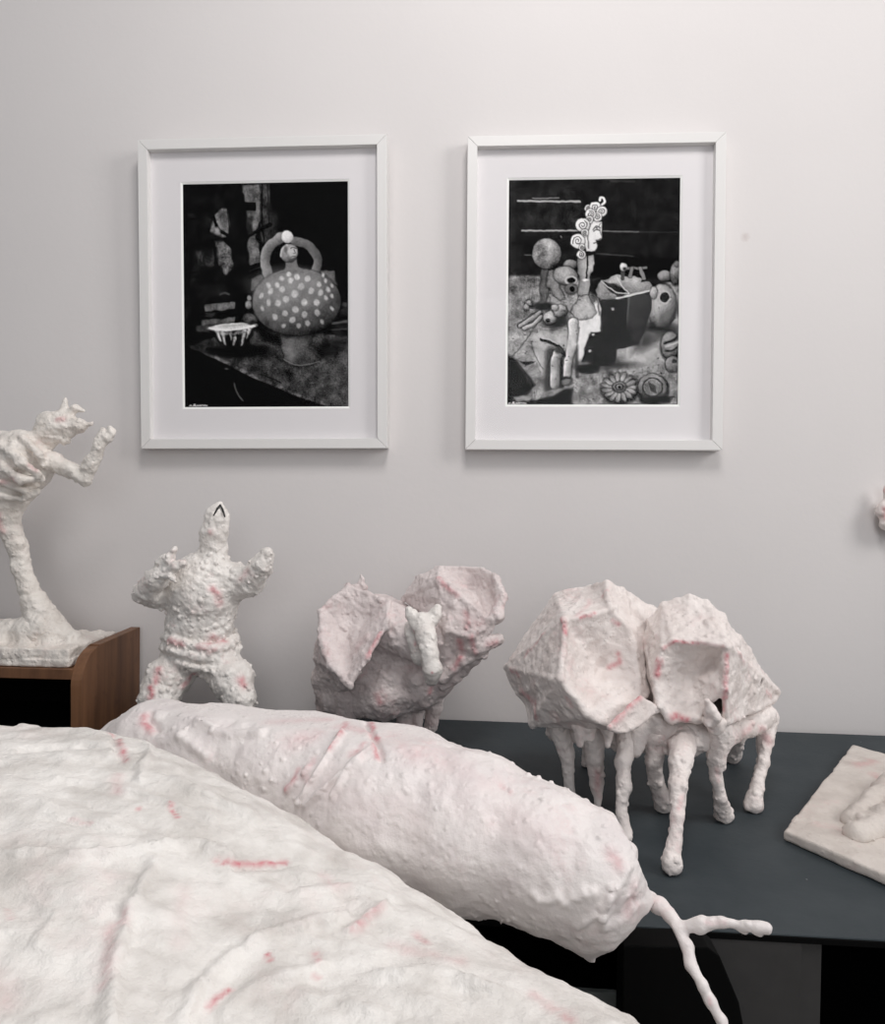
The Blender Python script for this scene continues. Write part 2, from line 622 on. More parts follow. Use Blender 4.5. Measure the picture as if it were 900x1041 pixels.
# grey front board below the top, with the black case standing before it
bx0 = bloc(at(632, 965, -0.585))[0]
box_obj('front_board', (bx0, -BD + 0.0006, 0.06), (dx + 0.0002, -BD + 0.0028, BT - TT), M_GREY, bench)
YC = -0.632
ca0 = at(634, 962, YC); ca1 = at(720, 963, YC); ca2 = at(732, 972, YC); ca3 = at(752, 1020, YC); ca4 = at(756, 1041, YC)
e = thing('black_case', (ca0[0], YC, 0.0), 'black upright case with a sloping corner standing before the bench behind the forked branch', 'case')
pr = [(0, 0.0), (ca4[0] - ca0[0] + 0.002, 0.0)] + [(q[0] - ca0[0], q[2]) for q in (ca4, ca3, ca2, ca1, ca0)]
bm = bmesh.new()
fa = [bm.verts.new((x, 0, z)) for x, z in pr]; fb = [bm.verts.new((x, 0.026, z)) for x, z in pr]
bm.faces.new(fa); bm.faces.new(fb[::-1])
for n in range(len(pr)):
    bm.faces.new([fa[n], fb[n], fb[(n + 1) % len(pr)], fa[(n + 1) % len(pr)]])
bm_obj('shell', bm, M_BLACK, e, 0.0015)

zb = 0.674
g1 = at(626, 996, -0.562); gx, gy, gz = bloc(g1)
e = thing('grey_storage_box', (0, 0, 0), 'dark grey storage box on the bench shelf below the tip of the plaster limb', 'box')
p = (ca * (gx - 0.26) - sa * (-BD + 0.012), sa * (gx - 0.26) + ca * (-BD + 0.012) - 0.019, 0.418)
e.location = p; e.rotation_euler = (0, 0, ang)
hz = g1[2] - 0.418
box_obj('front', (0, 0, 0), (0.26, 0.006, hz), M_TEAL, e, 0.001)
bm = bmesh.new(); add_box(bm, (0, 0.006, 0), (0.26, 0.30, hz - 0.004)); bm_obj('carcass', bm, M_BLACK, e, 0.001)  # black carcass paints the bench top's shade onto the grey box

# ------------------------------------------------------------------ painted tones of the two photographs
class Pic:
    def __init__(s, x0, y0, x1, y1, n, bg):
        s.n = n; s.m = int(n * (y1 - y0) / (x1 - x0))
        gx, gy = np.meshgrid(np.linspace(x0, x1, s.n), np.linspace(y0, y1, s.m))
        s.X, s.Y = gx.astype(np.float32), gy.astype(np.float32)
        P = np.stack([s.X.ravel(), s.Y.ravel(), np.zeros(s.X.size)], -1)
        s.nz = fbm(P, 0.022, 4, 0.6).reshape(s.X.shape)
        s.nf = fbm(P, 0.16, 2, 0.6, 9.0).reshape(s.X.shape)
        s.a = np.full(s.X.shape, bg, np.float32)
        s.wx = s.X + 6 * fbm(P, 0.03, 2, 0.5, 3.3).reshape(s.X.shape)
        s.wy = s.Y + 6 * fbm(P, 0.03, 2, 0.5, 7.7).reshape(s.X.shape)
        s.ux = s.X + 2.2 * fbm(P, 0.06, 2, 0.5, 5.3).reshape(s.X.shape)
        s.uy = s.Y + 2.2 * fbm(P, 0.06, 2, 0.5, 1.7).reshape(s.X.shape)

    def put(s, mask, v, tex=0.0):
        v = v + tex * s.nz + tex * 0.6 * s.nf
        s.a = s.a * (1 - mask) + v * mask

    def poly(s, pts, v, soft=2.0, tex=0.06, warp=True, grad=None, round_=0.0, out=0):
        X, Y = (s.wx, s.wy) if warp else (s.ux, s.uy)
        d = np.full(X.shape, 1e9, np.float32); ins = np.zeros(X.shape, bool)
        for (x0, y0), (x1, y1) in zip(pts, pts[1:] + pts[:1]):
            ex, ey = x1 - x0, y1 - y0
            t = np.clip(((X - x0) * ex + (Y - y0) * ey) / (ex * ex + ey * ey + 1e-9), 0, 1)
            d = np.minimum(d, (X - x0 - t * ex) ** 2 + (Y - y0 - t * ey) ** 2)
            c = (y0 > Y) != (y1 > Y)
            ins ^= c & (X < (x1 - x0) * (Y - y0) / ((y1 - y0) if y1 != y0 else 1e-9) + x0)
        sd = np.where(ins, -np.sqrt(d), np.sqrt(d))
        if out: s.put(np.clip(0.5 - (sd - out) / (2 * soft + 2), 0, 1) * 0.75, 0.06)
        if grad: v = v + grad[0] * (s.X - grad[2]) / 100 + grad[1] * (s.Y - grad[3]) / 100
        if round_: v = v - round_ * np.clip(1 + sd / 22, 0, 1) ** 2
        s.put(np.clip(0.5 - sd / (2 * soft), 0, 1), v, tex)

    def ell(s, cx, cy, rx, ry, v, soft=2.0, tex=0.05, shade=0.0, lx=-0.5, ly=-0.8, rot=0.0, out=0):
        c, q = math.cos(rot), math.sin(rot)
        x = ((s.ux - cx) * c + (s.uy - cy) * q) / rx; y = (-(s.ux - cx) * q + (s.uy - cy) * c) / ry
        r = np.sqrt(x * x + y * y)
        sd = (r - 1) * min(rx, ry)
        if out: s.put(np.clip(0.5 - (sd - out) / (2 * soft + 2), 0, 1) * 0.75, 0.06)
        v = v + shade * (lx * x + ly * y) - abs(shade) * 0.8 * np.clip(r, 0, 1) ** 3
        s.put(np.clip(0.5 - sd / (2 * soft), 0, 1), v, tex)

    def ring(s, cx, cy, rx, ry, w, v, soft=1.5):
        r = np.sqrt(((s.ux - cx) / rx) ** 2 + ((s.uy - cy) / ry) ** 2)
        s.put(np.clip(0.5 - (np.abs(r - 1) * min(rx, ry) - w / 2) / (2 * soft), 0, 1), v)

    def line(s, pts, w, v, soft=1.8, tex=0.03, shade=0.0, w2=None, out=0, curve=True):
        if curve and len(pts) > 2:
            P = [pts[0]] + list(pts) + [pts[-1]]; q = []
            for i in range(1, len(P) - 2):
                for k in range(5):
                    t = k / 5
                    q.append(tuple(0.5 * (2 * P[i][j] + (P[i + 1][j] - P[i - 1][j]) * t + (2 * P[i - 1][j] - 5 * P[i][j] + 4 * P[i + 1][j] - P[i + 2][j]) * t * t
                                          + (3 * P[i][j] - P[i - 1][j] - 3 * P[i + 1][j] + P[i + 2][j]) * t ** 3) for j in (0, 1)))
            pts = q + [pts[-1]]
        best = np.full(s.X.shape, 1e9, np.float32); off = np.zeros(s.X.shape, np.float32)
        n = len(pts) - 1
        for i, ((x0, y0), (x1, y1)) in enumerate(zip(pts[:-1], pts[1:])):
            ex, ey = x1 - x0, y1 - y0
            t = np.clip(((s.ux - x0) * ex + (s.uy - y0) * ey) / (ex * ex + ey * ey + 1e-9), 0, 1)
            ww = w if w2 is None else w + (w2 - w) * (i + t) / n
            dxx, dyy = s.ux - x0 - t * ex, s.uy - y0 - t * ey
            d = np.sqrt(dxx ** 2 + dyy ** 2) - ww / 2
            off = np.where(d < best, (-0.8 * dxx - 0.6 * dyy) / w, off)
            best = np.minimum(best, d)
        if out: s.put(np.clip(0.5 - (best - out) / (2 * soft + 2), 0, 1) * 0.75, 0.06)
        s.put(np.clip(0.5 - best / (2 * soft), 0, 1), v + shade * off, tex)

    def curl(s, cx, cy, r, turns=1.6, a0=0.0, v=0.90):
        """one clay curl: pale disc with a dark spiral groove"""
        s.ell(cx, cy, r, r, v, 2, 0.06, 0.1, out=2)
        n = int(10 * turns)
        s.line([(cx + r * 0.72 * (1 - i / n * 0.85) * math.cos(a0 + i / 10 * math.tau), cy + r * 0.72 * (1 - i / n * 0.85) * math.sin(a0 + i / 10 * math.tau)) for i in range(n + 1)], 3.2, 0.22, 1.4, curve=False)


def picture_jug():
    p = Pic(62, 98, 703, 973, 300, 0.03)
    p.a += 0.03 * p.nz
    p.poly([(62, 98), (245, 98), (250, 560), (62, 640)], 0.055, 10, 0.07)
    p.poly([(400, 98), (703, 98), (703, 420), (420, 420)], 0.05, 30, 0.035)
    p.poly([(295, 103), (362, 103), (366, 230), (345, 300), (372, 420), (322, 440), (308, 330), (330, 300), (300, 160)], 0.37, 4, 0.16)
    p.poly([(366, 103), (398, 103), (400, 180), (425, 300), (385, 335), (366, 330)], 0.22, 5, 0.14)
    p.poly([(395, 180), (420, 220), (432, 300), (400, 330)], 0.15, 10, 0.08)
    p.line([(372, 103), (370, 220), (378, 330)], 6, 0.06); p.line([(392, 103), (398, 260)], 4, 0.10)
    p.poly([(300, 172), (346, 174), (346, 206), (304, 206)], 0.03, 2, 0.02)
    p.line([(325, 298), (402, 260)], 15, 0.03); p.poly([(305, 225), (336, 230), (332, 296), (312, 300)], 0.14, 4, 0.08)
    p.line([(318, 428), (372, 412)], 18, 0.03); p.line([(318, 460), (365, 440)], 9, 0.05)
    p.poly([(168, 284), (186, 222), (212, 196), (238, 195), (244, 250), (242, 296), (215, 306)], 0.46, 4, 0.2)
    p.line([(183, 228), (196, 268), (218, 288), (246, 304)], 12, 0.04); p.line([(236, 195), (246, 300)], 7, 0.06)
    p.ell(225, 236, 14, 24, 0.26, 8, 0.12); p.ell(196, 280, 10, 12, 0.6, 5)
    p.poly([(188, 318), (222, 322), (252, 346), (258, 432), (226, 452), (200, 410)], 0.34, 6, 0.24)
    p.line([(226, 316), (254, 345)], 14, 0.03)
    p.poly([(112, 362), (150, 345), (184, 352), (190, 420), (130, 412)], 0.17, 9, 0.16)
    p.line([(186, 345), (190, 420)], 8, 0.05)
    p.ell(92, 218, 14, 10, 0.14, 6)
    p.poly([(246, 105), (296, 105), (312, 300), (322, 525), (262, 525)], 0.06, 6, 0.05)
    p.poly([(130, 480), (230, 470), (250, 550), (120, 570)], 0.08, 20, 0.06)
    p.line([(205, 530), (222, 524), (240, 530)], 6, 0.26)
    p.poly([(145, 568), (262, 560), (260, 588), (145, 596)], 0.36, 2, 0.16)
    p.poly([(145, 602), (185, 600), (185, 618), (145, 622)], 0.20, 3, 0.1)
    p.poly([(135, 630), (262, 618), (262, 642), (135, 650)], 0.30, 3, 0.14)
    p.poly([(105, 650), (180, 648), (175, 676), (108, 676)], 0.19, 4, 0.08)
    p.poly([(75, 735), (160, 700), (330, 675), (703, 690), (703, 973), (640, 973), (400, 885), (200, 790)], 0.20, 5, 0.14, grad=(0.012, 0.012, 450, 760))
    p.poly([(520, 720), (703, 730), (703, 860), (600, 850)], 0.27, 30, 0.14)
    p.poly([(75, 735), (200, 790), (400, 885), (640, 973), (62, 973), (62, 740)], 0.025, 4, 0.03)
    p.line([(150, 762), (210, 788), (330, 850), (420, 888), (500, 924), (640, 972)], 12, 0.30, 3, 0.25)
    p.line([(200, 798), (330, 866), (420, 905), (500, 940)], 6, 0.03); p.line([(380, 850), (440, 878)], 5, 0.06)
    for (x, y) in ((228, 822), (300, 800), (350, 770), (420, 820), (600, 800), (650, 880), (560, 880)): p.ell(x, y, 7, 3, 0.36, 2)
    p.ell(690, 668, 58, 28, 0.10, 4, 0.06, out=3); p.line([(640, 648), (703, 638)], 9, 0.3); p.line([(640, 672), (703, 668)], 5, 0.24); p.ell(692, 603, 22, 16, 0.15, 5); p.ell(690, 575, 12, 10, 0.22, 4)
    p.ell(285, 752, 118, 26, 0.015, 8, 0.0)
    p.poly([(560, 735), (660, 700), (700, 720), (650, 770), (590, 790)], 0.09, 14)
    p.poly([(330, 655), (420, 690), (440, 720), (380, 720)], 0.05, 10)
    p.poly([(158, 662), (346, 648), (334, 690), (308, 728), (282, 742), (214, 742), (184, 704)], 0.07, 2, 0.06)
    p.poly([(190, 672), (330, 662), (322, 680), (200, 690)], 0.42, 4, 0.3)
    for q in ([(188, 672), (206, 712)], [(212, 676), (224, 726)], [(246, 676), (246, 706)], [(300, 672), (288, 728)], [(318, 668), (308, 700)], [(262, 700), (256, 728)]):
        p.line(q, 12, 0.66, 3, 0.3, w2=5)
    p.line([(236, 690), (240, 735)], 8, 0.03); p.line([(270, 690), (272, 735)], 9, 0.03)
    p.ell(252, 657, 92, 15, 0.90, 2, 0.14, rot=-0.06)
    p.line([(160, 660), (200, 666), (260, 668), (340, 656)], 4, 0.98, 1.5); p.ell(250, 652, 60, 6, 0.74, 3, 0.1, rot=-0.06)
    p.ell(316, 572, 15, 17, 0.5, 3, 0.15, 0.2, out=2); p.ell(322, 626, 30, 22, 0.34, 4, 0.16, 0.15); p.ell(330, 640, 12, 9, 0.1, 4)
    p.ell(318, 545, 8, 10, 0.55, 2)
    p.poly([(436, 680), (566, 680), (550, 742), (594, 792), (562, 810), (520, 814), (480, 810), (450, 786), (447, 730)], 0.32, 3, 0.1, grad=(-0.12, -0.03, 500, 740), round_=0.08, out=3)
    p.line([(482, 700), (476, 740), (482, 770)], 24, 0.42, 9, 0.06); p.line([(452, 786), (490, 806), (540, 808), (590, 794)], 4, 0.42, 2); p.ell(500, 690, 70, 12, 0.1, 8)
    p.poly([(590, 440), (648, 444), (660, 495), (600, 500)], 0.40, 3, 0.08, round_=0.1)
    p.poly([(326, 470), (372, 450), (385, 500), (328, 520)], 0.36, 3, 0.08, round_=0.1)
    p.line([(398, 472), (382, 405), (394, 352), (428, 322), (462, 306)], 38, 0.47, 2.5, 0.08, 0.35, out=3)
    p.line([(496, 326), (548, 342), (584, 392), (578, 442)], 34, 0.38, 2.5, 0.08, 0.3, out=3)
    p.ell(437, 308, 14, 18, 0.55, 2, 0.06, 0.15)
    p.ell(468, 309, 22, 25, 0.86, 2, 0.1, 0.14)
    p.ell(502, 562, 172, 130, 0.43, 3, 0.08, 0.17, out=3)
    p.ell(470, 500, 100, 50, 0.53, 45, 0.05)
    p.poly([(462, 392), (502, 392), (510, 425), (535, 448), (440, 448), (458, 425)], 0.48, 3, 0.06, round_=0.08)
    p.ell(474, 372, 34, 35, 0.52, 2.5, 0.1, 0.16, out=2); p.ell(488, 366, 18, 24, 0.70, 4, 0.06)
    p.line([(442, 384), (448, 356), (468, 342)], 7, 0.74); p.line([(480, 354), (490, 350), (502, 355)], 3.5, 0.2); p.line([(494, 358), (499, 372), (492, 374)], 3, 0.3); p.line([(482, 386), (491, 384), (499, 385)], 3, 0.25); p.ell(462, 360, 6, 14, 0.36, 3)
    dots = [(394, 497, 11), (402, 520, 11), (428, 495, 10), (445, 470, 10), (447, 512, 11), (473, 454, 9), (480, 478, 10), (505, 465, 11), (520, 503, 12),
            (496, 530, 13), (462, 551, 12), (430, 566, 12), (394, 563, 11), (366, 537, 11), (546, 472, 11), (559, 521, 12), (532, 563, 12), (498, 592, 12),
            (457, 606, 11), (418, 620, 11), (486, 632, 11), (533, 612, 11), (580, 566, 12), (590, 495, 10), (596, 527, 11), (582, 606, 11), (545, 645, 10),
            (615, 480, 8), (625, 515, 9), (616, 548, 9), (640, 540, 8), (606, 460, 7), (370, 586, 9), (640, 500, 7), (600, 640, 8), (510, 655, 9), (640, 590, 8), (452, 655, 8)]
    for (x, y, r) in dots:
        e = max(0.62, 1 - ((x - 502) / 172) ** 2 * 0.45)
        p.ell(x, y, r * e, r * 1.12, 0.76 - 0.12 * (y - 500) / 150, 3, 0.12, rot=0.4 * ((x * 7 + y) % 5 - 2) / 2)
    p.line([(258, 880), (266, 912), (292, 948)], 5, 0.34); p.line([(255, 700), (262, 708)], 4, 0.5)
    p.a *= 1 - 0.25 * np.clip((p.Y - 600) / 260, 0, 1) * np.clip((p.X - 420) / 200, 0, 1) * (p.Y < 690)
    signature(p, 80, 968, 72)
    return p


def signature(p, x, y, w):
    """the photographer's small white scribble in the corner"""
    p.line([(x, y), (x + 5, y - 5), (x + 9, y)], 3, 0.9, 1.2)
    p.line([(x + 16, y + 1), (x + 20, y - 9), (x + 25, y - 6), (x + 20, y - 2), (x + 28, y + 1)], 3.4, 0.95, 1.2)
    p.line([(x + 30 + i * (w - 32) / 11, y - (4 if i % 2 else 0) - (4 if i == 6 else 0)) for i in range(12)], 3.0, 0.95, 1.2)


def picture_table():
    p = Pic(75, 92, 738, 970, 300, 0.10)
    p.a += 0.04 * p.nz + 0.03 * p.nf
    p.poly([(75, 92), (105, 92), (100, 470), (75, 470)], 0.15, 8)
    p.poly([(110, 110), (350, 110), (350, 300), (110, 300)], 0.13, 12, 0.06)
    p.poly([(380, 400), (738, 400), (738, 492), (400, 480)], 0.04, 18, 0.03)
    p.line([(112, 173), (352, 179)], 7, 0.66, 1.5); p.line([(168, 164), (270, 164)], 4, 0.5, 1.5)
    p.line([(128, 289), (345, 291)], 6, 0.66, 1.5); p.line([(440, 295), (582, 299)], 4, 0.42, 1.5); p.line([(582, 299), (730, 302)], 3, 0.2, 1.5)
    p.line([(140, 384), (175, 386)], 4, 0.38); p.line([(420, 382), (560, 392)], 3, 0.3); p.line([(440, 398), (738, 410)], 3, 0.02); p.line([(280, 312), (284, 318)], 5, 0.5)
    p.line([(470, 100), (560, 104)], 8, 0.2, 4)
    p.poly([(75, 466), (200, 468), (340, 476), (430, 480), (738, 492), (738, 970), (75, 970)], 0.50, 4, 0.22)
    p.poly([(360, 470), (680, 476), (680, 530), (420, 560), (380, 530)], 0.10, 16, 0.04)
    p.poly([(75, 470), (200, 470), (190, 520), (75, 540)], 0.38, 14, 0.2)
    p.poly([(330, 620), (440, 560), (446, 690), (396, 700), (372, 790), (345, 800)], 0.86, 7, 0.06)
    p.poly([(500, 765), (640, 680), (738, 700), (738, 770), (560, 850)], 0.66, 20, 0.1)
    p.poly([(590, 690), (738, 655), (738, 690), (640, 740), (560, 770)], 0.26, 18, 0.08)
    p.poly([(150, 690), (330, 680), (250, 900), (190, 800)], 0.64, 10, 0.12); p.poly([(75, 690), (160, 690), (190, 800), (75, 800)], 0.58, 12, 0.2)
    p.line([(200, 640), (130, 740), (75, 800)], 4, 0.25); p.line([(165, 720), (185, 780), (215, 830)], 3, 0.28); p.line([(100, 600), (190, 690)], 3, 0.4)
    p.ell(660, 668, 60, 20, 0.10, 10)
    p.ell(672, 586, 56, 84, 0.58, 2.5, 0.12, 0.28, out=4); p.ell(682, 553, 17, 20, 0.02, 2, 0); p.ring(682, 553, 20, 23, 4, 0.7)
    p.ell(682, 470, 28, 21, 0.52, 2, 0.1, 0.22, out=3); p.ell(724, 462, 22, 42, 0.44, 2, 0.12, 0.22, out=3); p.ell(730, 425, 14, 14, 0.38, 3, 0.05, 0.15)
    # ball on its stand, jars behind
    p.ell(215, 584, 40, 16, 0.03, 6, 0)
    p.poly([(204, 436), (232, 436), (236, 520), (222, 575), (200, 575)], 0.34, 3, 0.1, round_=0.12, out=3)
    p.poly([(232, 445), (265, 448), (276, 510), (298, 556), (282, 562), (252, 540), (226, 495)], 0.56, 3, 0.14, round_=0.15, out=3)
    p.ell(225, 380, 56, 60, 0.62, 2.5, 0.15, 0.26, out=3); p.ell(202, 368, 22, 32, 0.36, 12, 0.25)
    p.ell(318, 424, 28, 20, 0.50, 2, 0.1, 0.18, out=3); p.ell(300, 466, 48, 36, 0.58, 2.5, 0.12, 0.22, rot=0.25, out=3)
    p.ell(320, 484, 25, 18, 0.70, 2, 0.05); p.ell(322, 484, 16, 11, 0.04, 2, 0)
    p.ell(322, 518, 24, 20, 0.40, 3, 0.12, 0.1, out=3); p.ell(326, 518, 11, 11, 0.04, 2, 0)
    # small pieces on the cloth
    p.ell(158, 572, 14, 12, 0.62, 2, 0.25, 0.2, out=4); p.ell(148, 588, 11, 13, 0.5, 2, 0.2, 0.2, out=3); p.ell(168, 586, 9, 9, 0.12, 2)
    p.line([(124, 660), (150, 646), (172, 630), (200, 610)], 15, 0.56, 2, 0.12, 0.4, out=6)
    p.line([(140, 670), (176, 654), (206, 626)], 14, 0.62, 2, 0.12, 0.4, out=4)
    p.ell(262, 645, 48, 24, 0.12, 8); p.ell(240, 630, 26, 27, 0.62, 2, 0.14, 0.3, out=3); p.ell(280, 604, 28, 26, 0.58, 2, 0.16, 0.3, out=3); p.ell(258, 590, 14, 12, 0.66, 2, 0.1, 0.2, out=2); p.ell(232, 640, 9, 9, 0.06, 2)
    # bust with curls
    p.poly([(345, 392), (405, 384), (410, 418), (394, 470), (388, 545), (350, 545), (354, 470), (342, 420)], 0.62, 2.5, 0.1, grad=(0.3, 0, 380, 0), round_=0.1, out=3)
    p.line([(385, 374), (384, 430), (380, 486)], 6, 0.04)
    p.ell(376, 484, 12, 5, 0.9, 2)
    p.poly([(354, 545), (388, 545), (420, 606), (402, 630), (370, 636), (340, 632), (322, 604)], 0.66, 2.5, 0.16, round_=0.12, out=3)
    p.poly([(372, 290), (398, 254), (437, 257), (438, 300), (437, 322), (416, 328), (422, 350), (411, 372), (380, 372), (366, 330)], 0.88, 2, 0.05, warp=False, round_=0.08, out=3)
    p.line([(404, 288), (418, 276), (432, 281)], 4, 0.15); p.line([(408, 294), (418, 289), (430, 291)], 4, 0.2); p.line([(434, 262), (428, 276), (438, 322), (418, 327)], 3.4, 0.4); p.line([(408, 340), (420, 337)], 4, 0.2); p.line([(394, 266), (384, 300), (388, 360)], 5, 0.4); p.ell(418, 283, 4, 3, 0.3, 2)
    p.line([(437, 192), (448, 182), (443, 166), (431, 166), (430, 176)], 9, 0.9, 1.6, out=2)
    for (x, y, r, a0) in ((385, 205, 14, 1.0), (412, 202, 22, 0.3), (438, 218, 20, 2.2), (420, 240, 17, 3.6), (394, 228, 20, 4.4), (390, 250, 14, 1.9), (364, 270, 27, 5.2), (372, 300, 14, 0.9), (345, 332, 28, 2.6), (360, 384, 17, 4.1), (362, 356, 12, 0)):
        p.curl(x, y, r, 1.7, a0)
    # dark split jug
    p.ell(470, 815, 110, 14, 0.2, 8)
    p.poly([(420, 520), (440, 490), (480, 470), (540, 466), (600, 475), (636, 520), (630, 600), (604, 690), (582, 736), (500, 752), (492, 808), (440, 820), (368, 800), (382, 740), (402, 690), (440, 684), (440, 600)], 0.085, 2, 0.05, out=2)
    p.poly([(545, 550), (628, 530), (622, 600), (590, 700), (566, 738), (545, 640)], 0.17, 8, 0.06); p.line([(546, 545), (543, 600), (540, 650)], 6, 0.32, 3)
    p.poly([(418, 528), (440, 486), (500, 466), (600, 477), (640, 510), (634, 528), (560, 542), (500, 558), (440, 562), (424, 552)], 0.56, 2, 0.12, grad=(0.0, -0.28, 0, 520), round_=0.1)
    p.poly([(440, 490), (498, 498), (512, 512), (545, 534), (500, 552), (470, 530)], 0.14, 3, 0.06)
    p.line([(440, 488), (466, 512), (500, 532), (545, 538)], 5, 0.72, 1.5); p.line([(500, 476), (520, 510), (545, 536)], 5, 0.78, 1.5); p.line([(596, 490), (620, 486), (646, 492)], 9, 0.12)
    p.line([(498, 556), (560, 542), (632, 524)], 7, 0.82); p.line([(425, 560), (432, 620)], 6, 0.3, 3)
    p.ell(640, 535, 14, 24, 0.66, 2, 0.1, 0.2, out=2)
    p.line([(522, 445), (520, 480)], 15, 0.26); p.ell(523, 434, 15, 16, 0.78, 2, 0.06, 0.2, out=2); p.ell(528, 440, 7, 6, 0.15, 2)
    p.line([(538, 440), (568, 438)], 10, 0.42); p.line([(556, 440), (550, 470)], 13, 0.46, out=2); p.line([(575, 440), (610, 437)], 10, 0.46); p.line([(588, 440), (602, 478)], 14, 0.50, out=2)
    for q in ((484, 598), (408, 696), (396, 760)): p.ell(q[0], q[1], 5, 5, 0.75, 1.5)
    # limbs in front
    p.line([(250, 770), (242, 900)], 50, 0.22, 10); p.line([(285, 780), (292, 900)], 14, 0.08, 4); p.line([(344, 740), (348, 860)], 12, 0.2, 5)
    p.line([(330, 650), (332, 690), (326, 740), (312, 800), (308, 875)], 38, 0.68, 2.5, 0.14, 0.55, 28, out=4)
    p.line([(272, 770), (262, 810), (262, 890)], 36, 0.62, 2.5, 0.14, 0.55, out=4); p.ell(324, 735, 20, 26, 0.74, 8, 0.1)
    p.line([(208, 714), (240, 722), (276, 742), (298, 778)], 15, 0.08); p.line([(208, 708), (240, 715), (272, 733)], 6, 0.75); p.ell(278, 756, 18, 14, 0.2, 4); p.ell(308, 870, 22, 13, 0.16, 3); p.ell(308, 882, 20, 14, 0.45, 3, 0.1, 0.2)
    p.ell(390, 830, 44, 18, 0.04, 3, 0.02)
    p.poly([(75, 770), (140, 830), (186, 890), (150, 945), (240, 930), (330, 900), (330, 970), (75, 970)], 0.06, 6, 0.05)
    p.poly([(130, 800), (190, 797), (150, 820)], 0.08, 3); p.poly([(100, 940), (250, 912), (300, 900), (250, 940), (120, 958)], 0.52, 5, 0.2); p.line([(110, 800), (150, 860), (170, 890)], 8, 0.2)
    # carved rosette and oval, right edge shell
    p.ell(515, 908, 78, 62, 0.12, 6); p.ell(512, 904, 70, 58, 0.40, 2, 0.14, 0.2)
    for i in range(15):
        t = i * math.tau / 15
        p.ell(512 + 48 * math.cos(t), 902 + 38 * math.sin(t), 23, 9.5, 0.56, 1.6, 0.14, 0.2, rot=math.atan2(38 * math.sin(t), 48 * math.cos(t)), out=1.4)
    p.ell(512, 900, 24, 19, 0.48, 2, 0.1, 0.1, out=4); p.ring(512, 900, 15, 12, 4, 0.12); p.ell(513, 902, 6, 6, 0.06, 2)
    p.ell(642, 908, 64, 60, 0.08, 5, 0.05, rot=0.4); p.ell(640, 902, 55, 52, 0.48, 2, 0.14, 0.18, rot=0.4); p.ring(640, 902, 38, 36, 5, 0.14); p.ell(640, 902, 32, 30, 0.42, 3, 0.15)
    for q in range(4): p.line([(626 + q * 7, 882 + q * 4), (636 + q * 6, 915 + q * 3)], 3.4, 0.10)
    p.poly([(590, 945), (720, 935), (700, 962), (600, 965)], 0.04, 5)
    p.ell(708, 742, 42, 60, 0.06, 5); p.ell(706, 738, 36, 52, 0.50, 2, 0.14, 0.22); p.line([(684, 730), (712, 722), (738, 706)], 10, 0.06); p.line([(690, 760), (715, 758), (738, 742)], 8, 0.07); p.line([(690, 744), (738, 726)], 8, 0.7, 2); p.ell(716, 812, 27, 32, 0.46, 2, 0.14, 0.22, out=4); p.ell(722, 800, 9, 7, 0.05, 2)
    for _ in range(150):
        x, y = random.uniform(85, 730), random.uniform(500, 960)
        if 360 < x < 640 and 480 < y < 815: continue
        p.ell(x, y, random.uniform(1.5, 4), random.uniform(1.5, 3), random.choice((0.12, 0.2, 0.3)), 1.5)
    signature(p, 80, 966, 72)
    return p


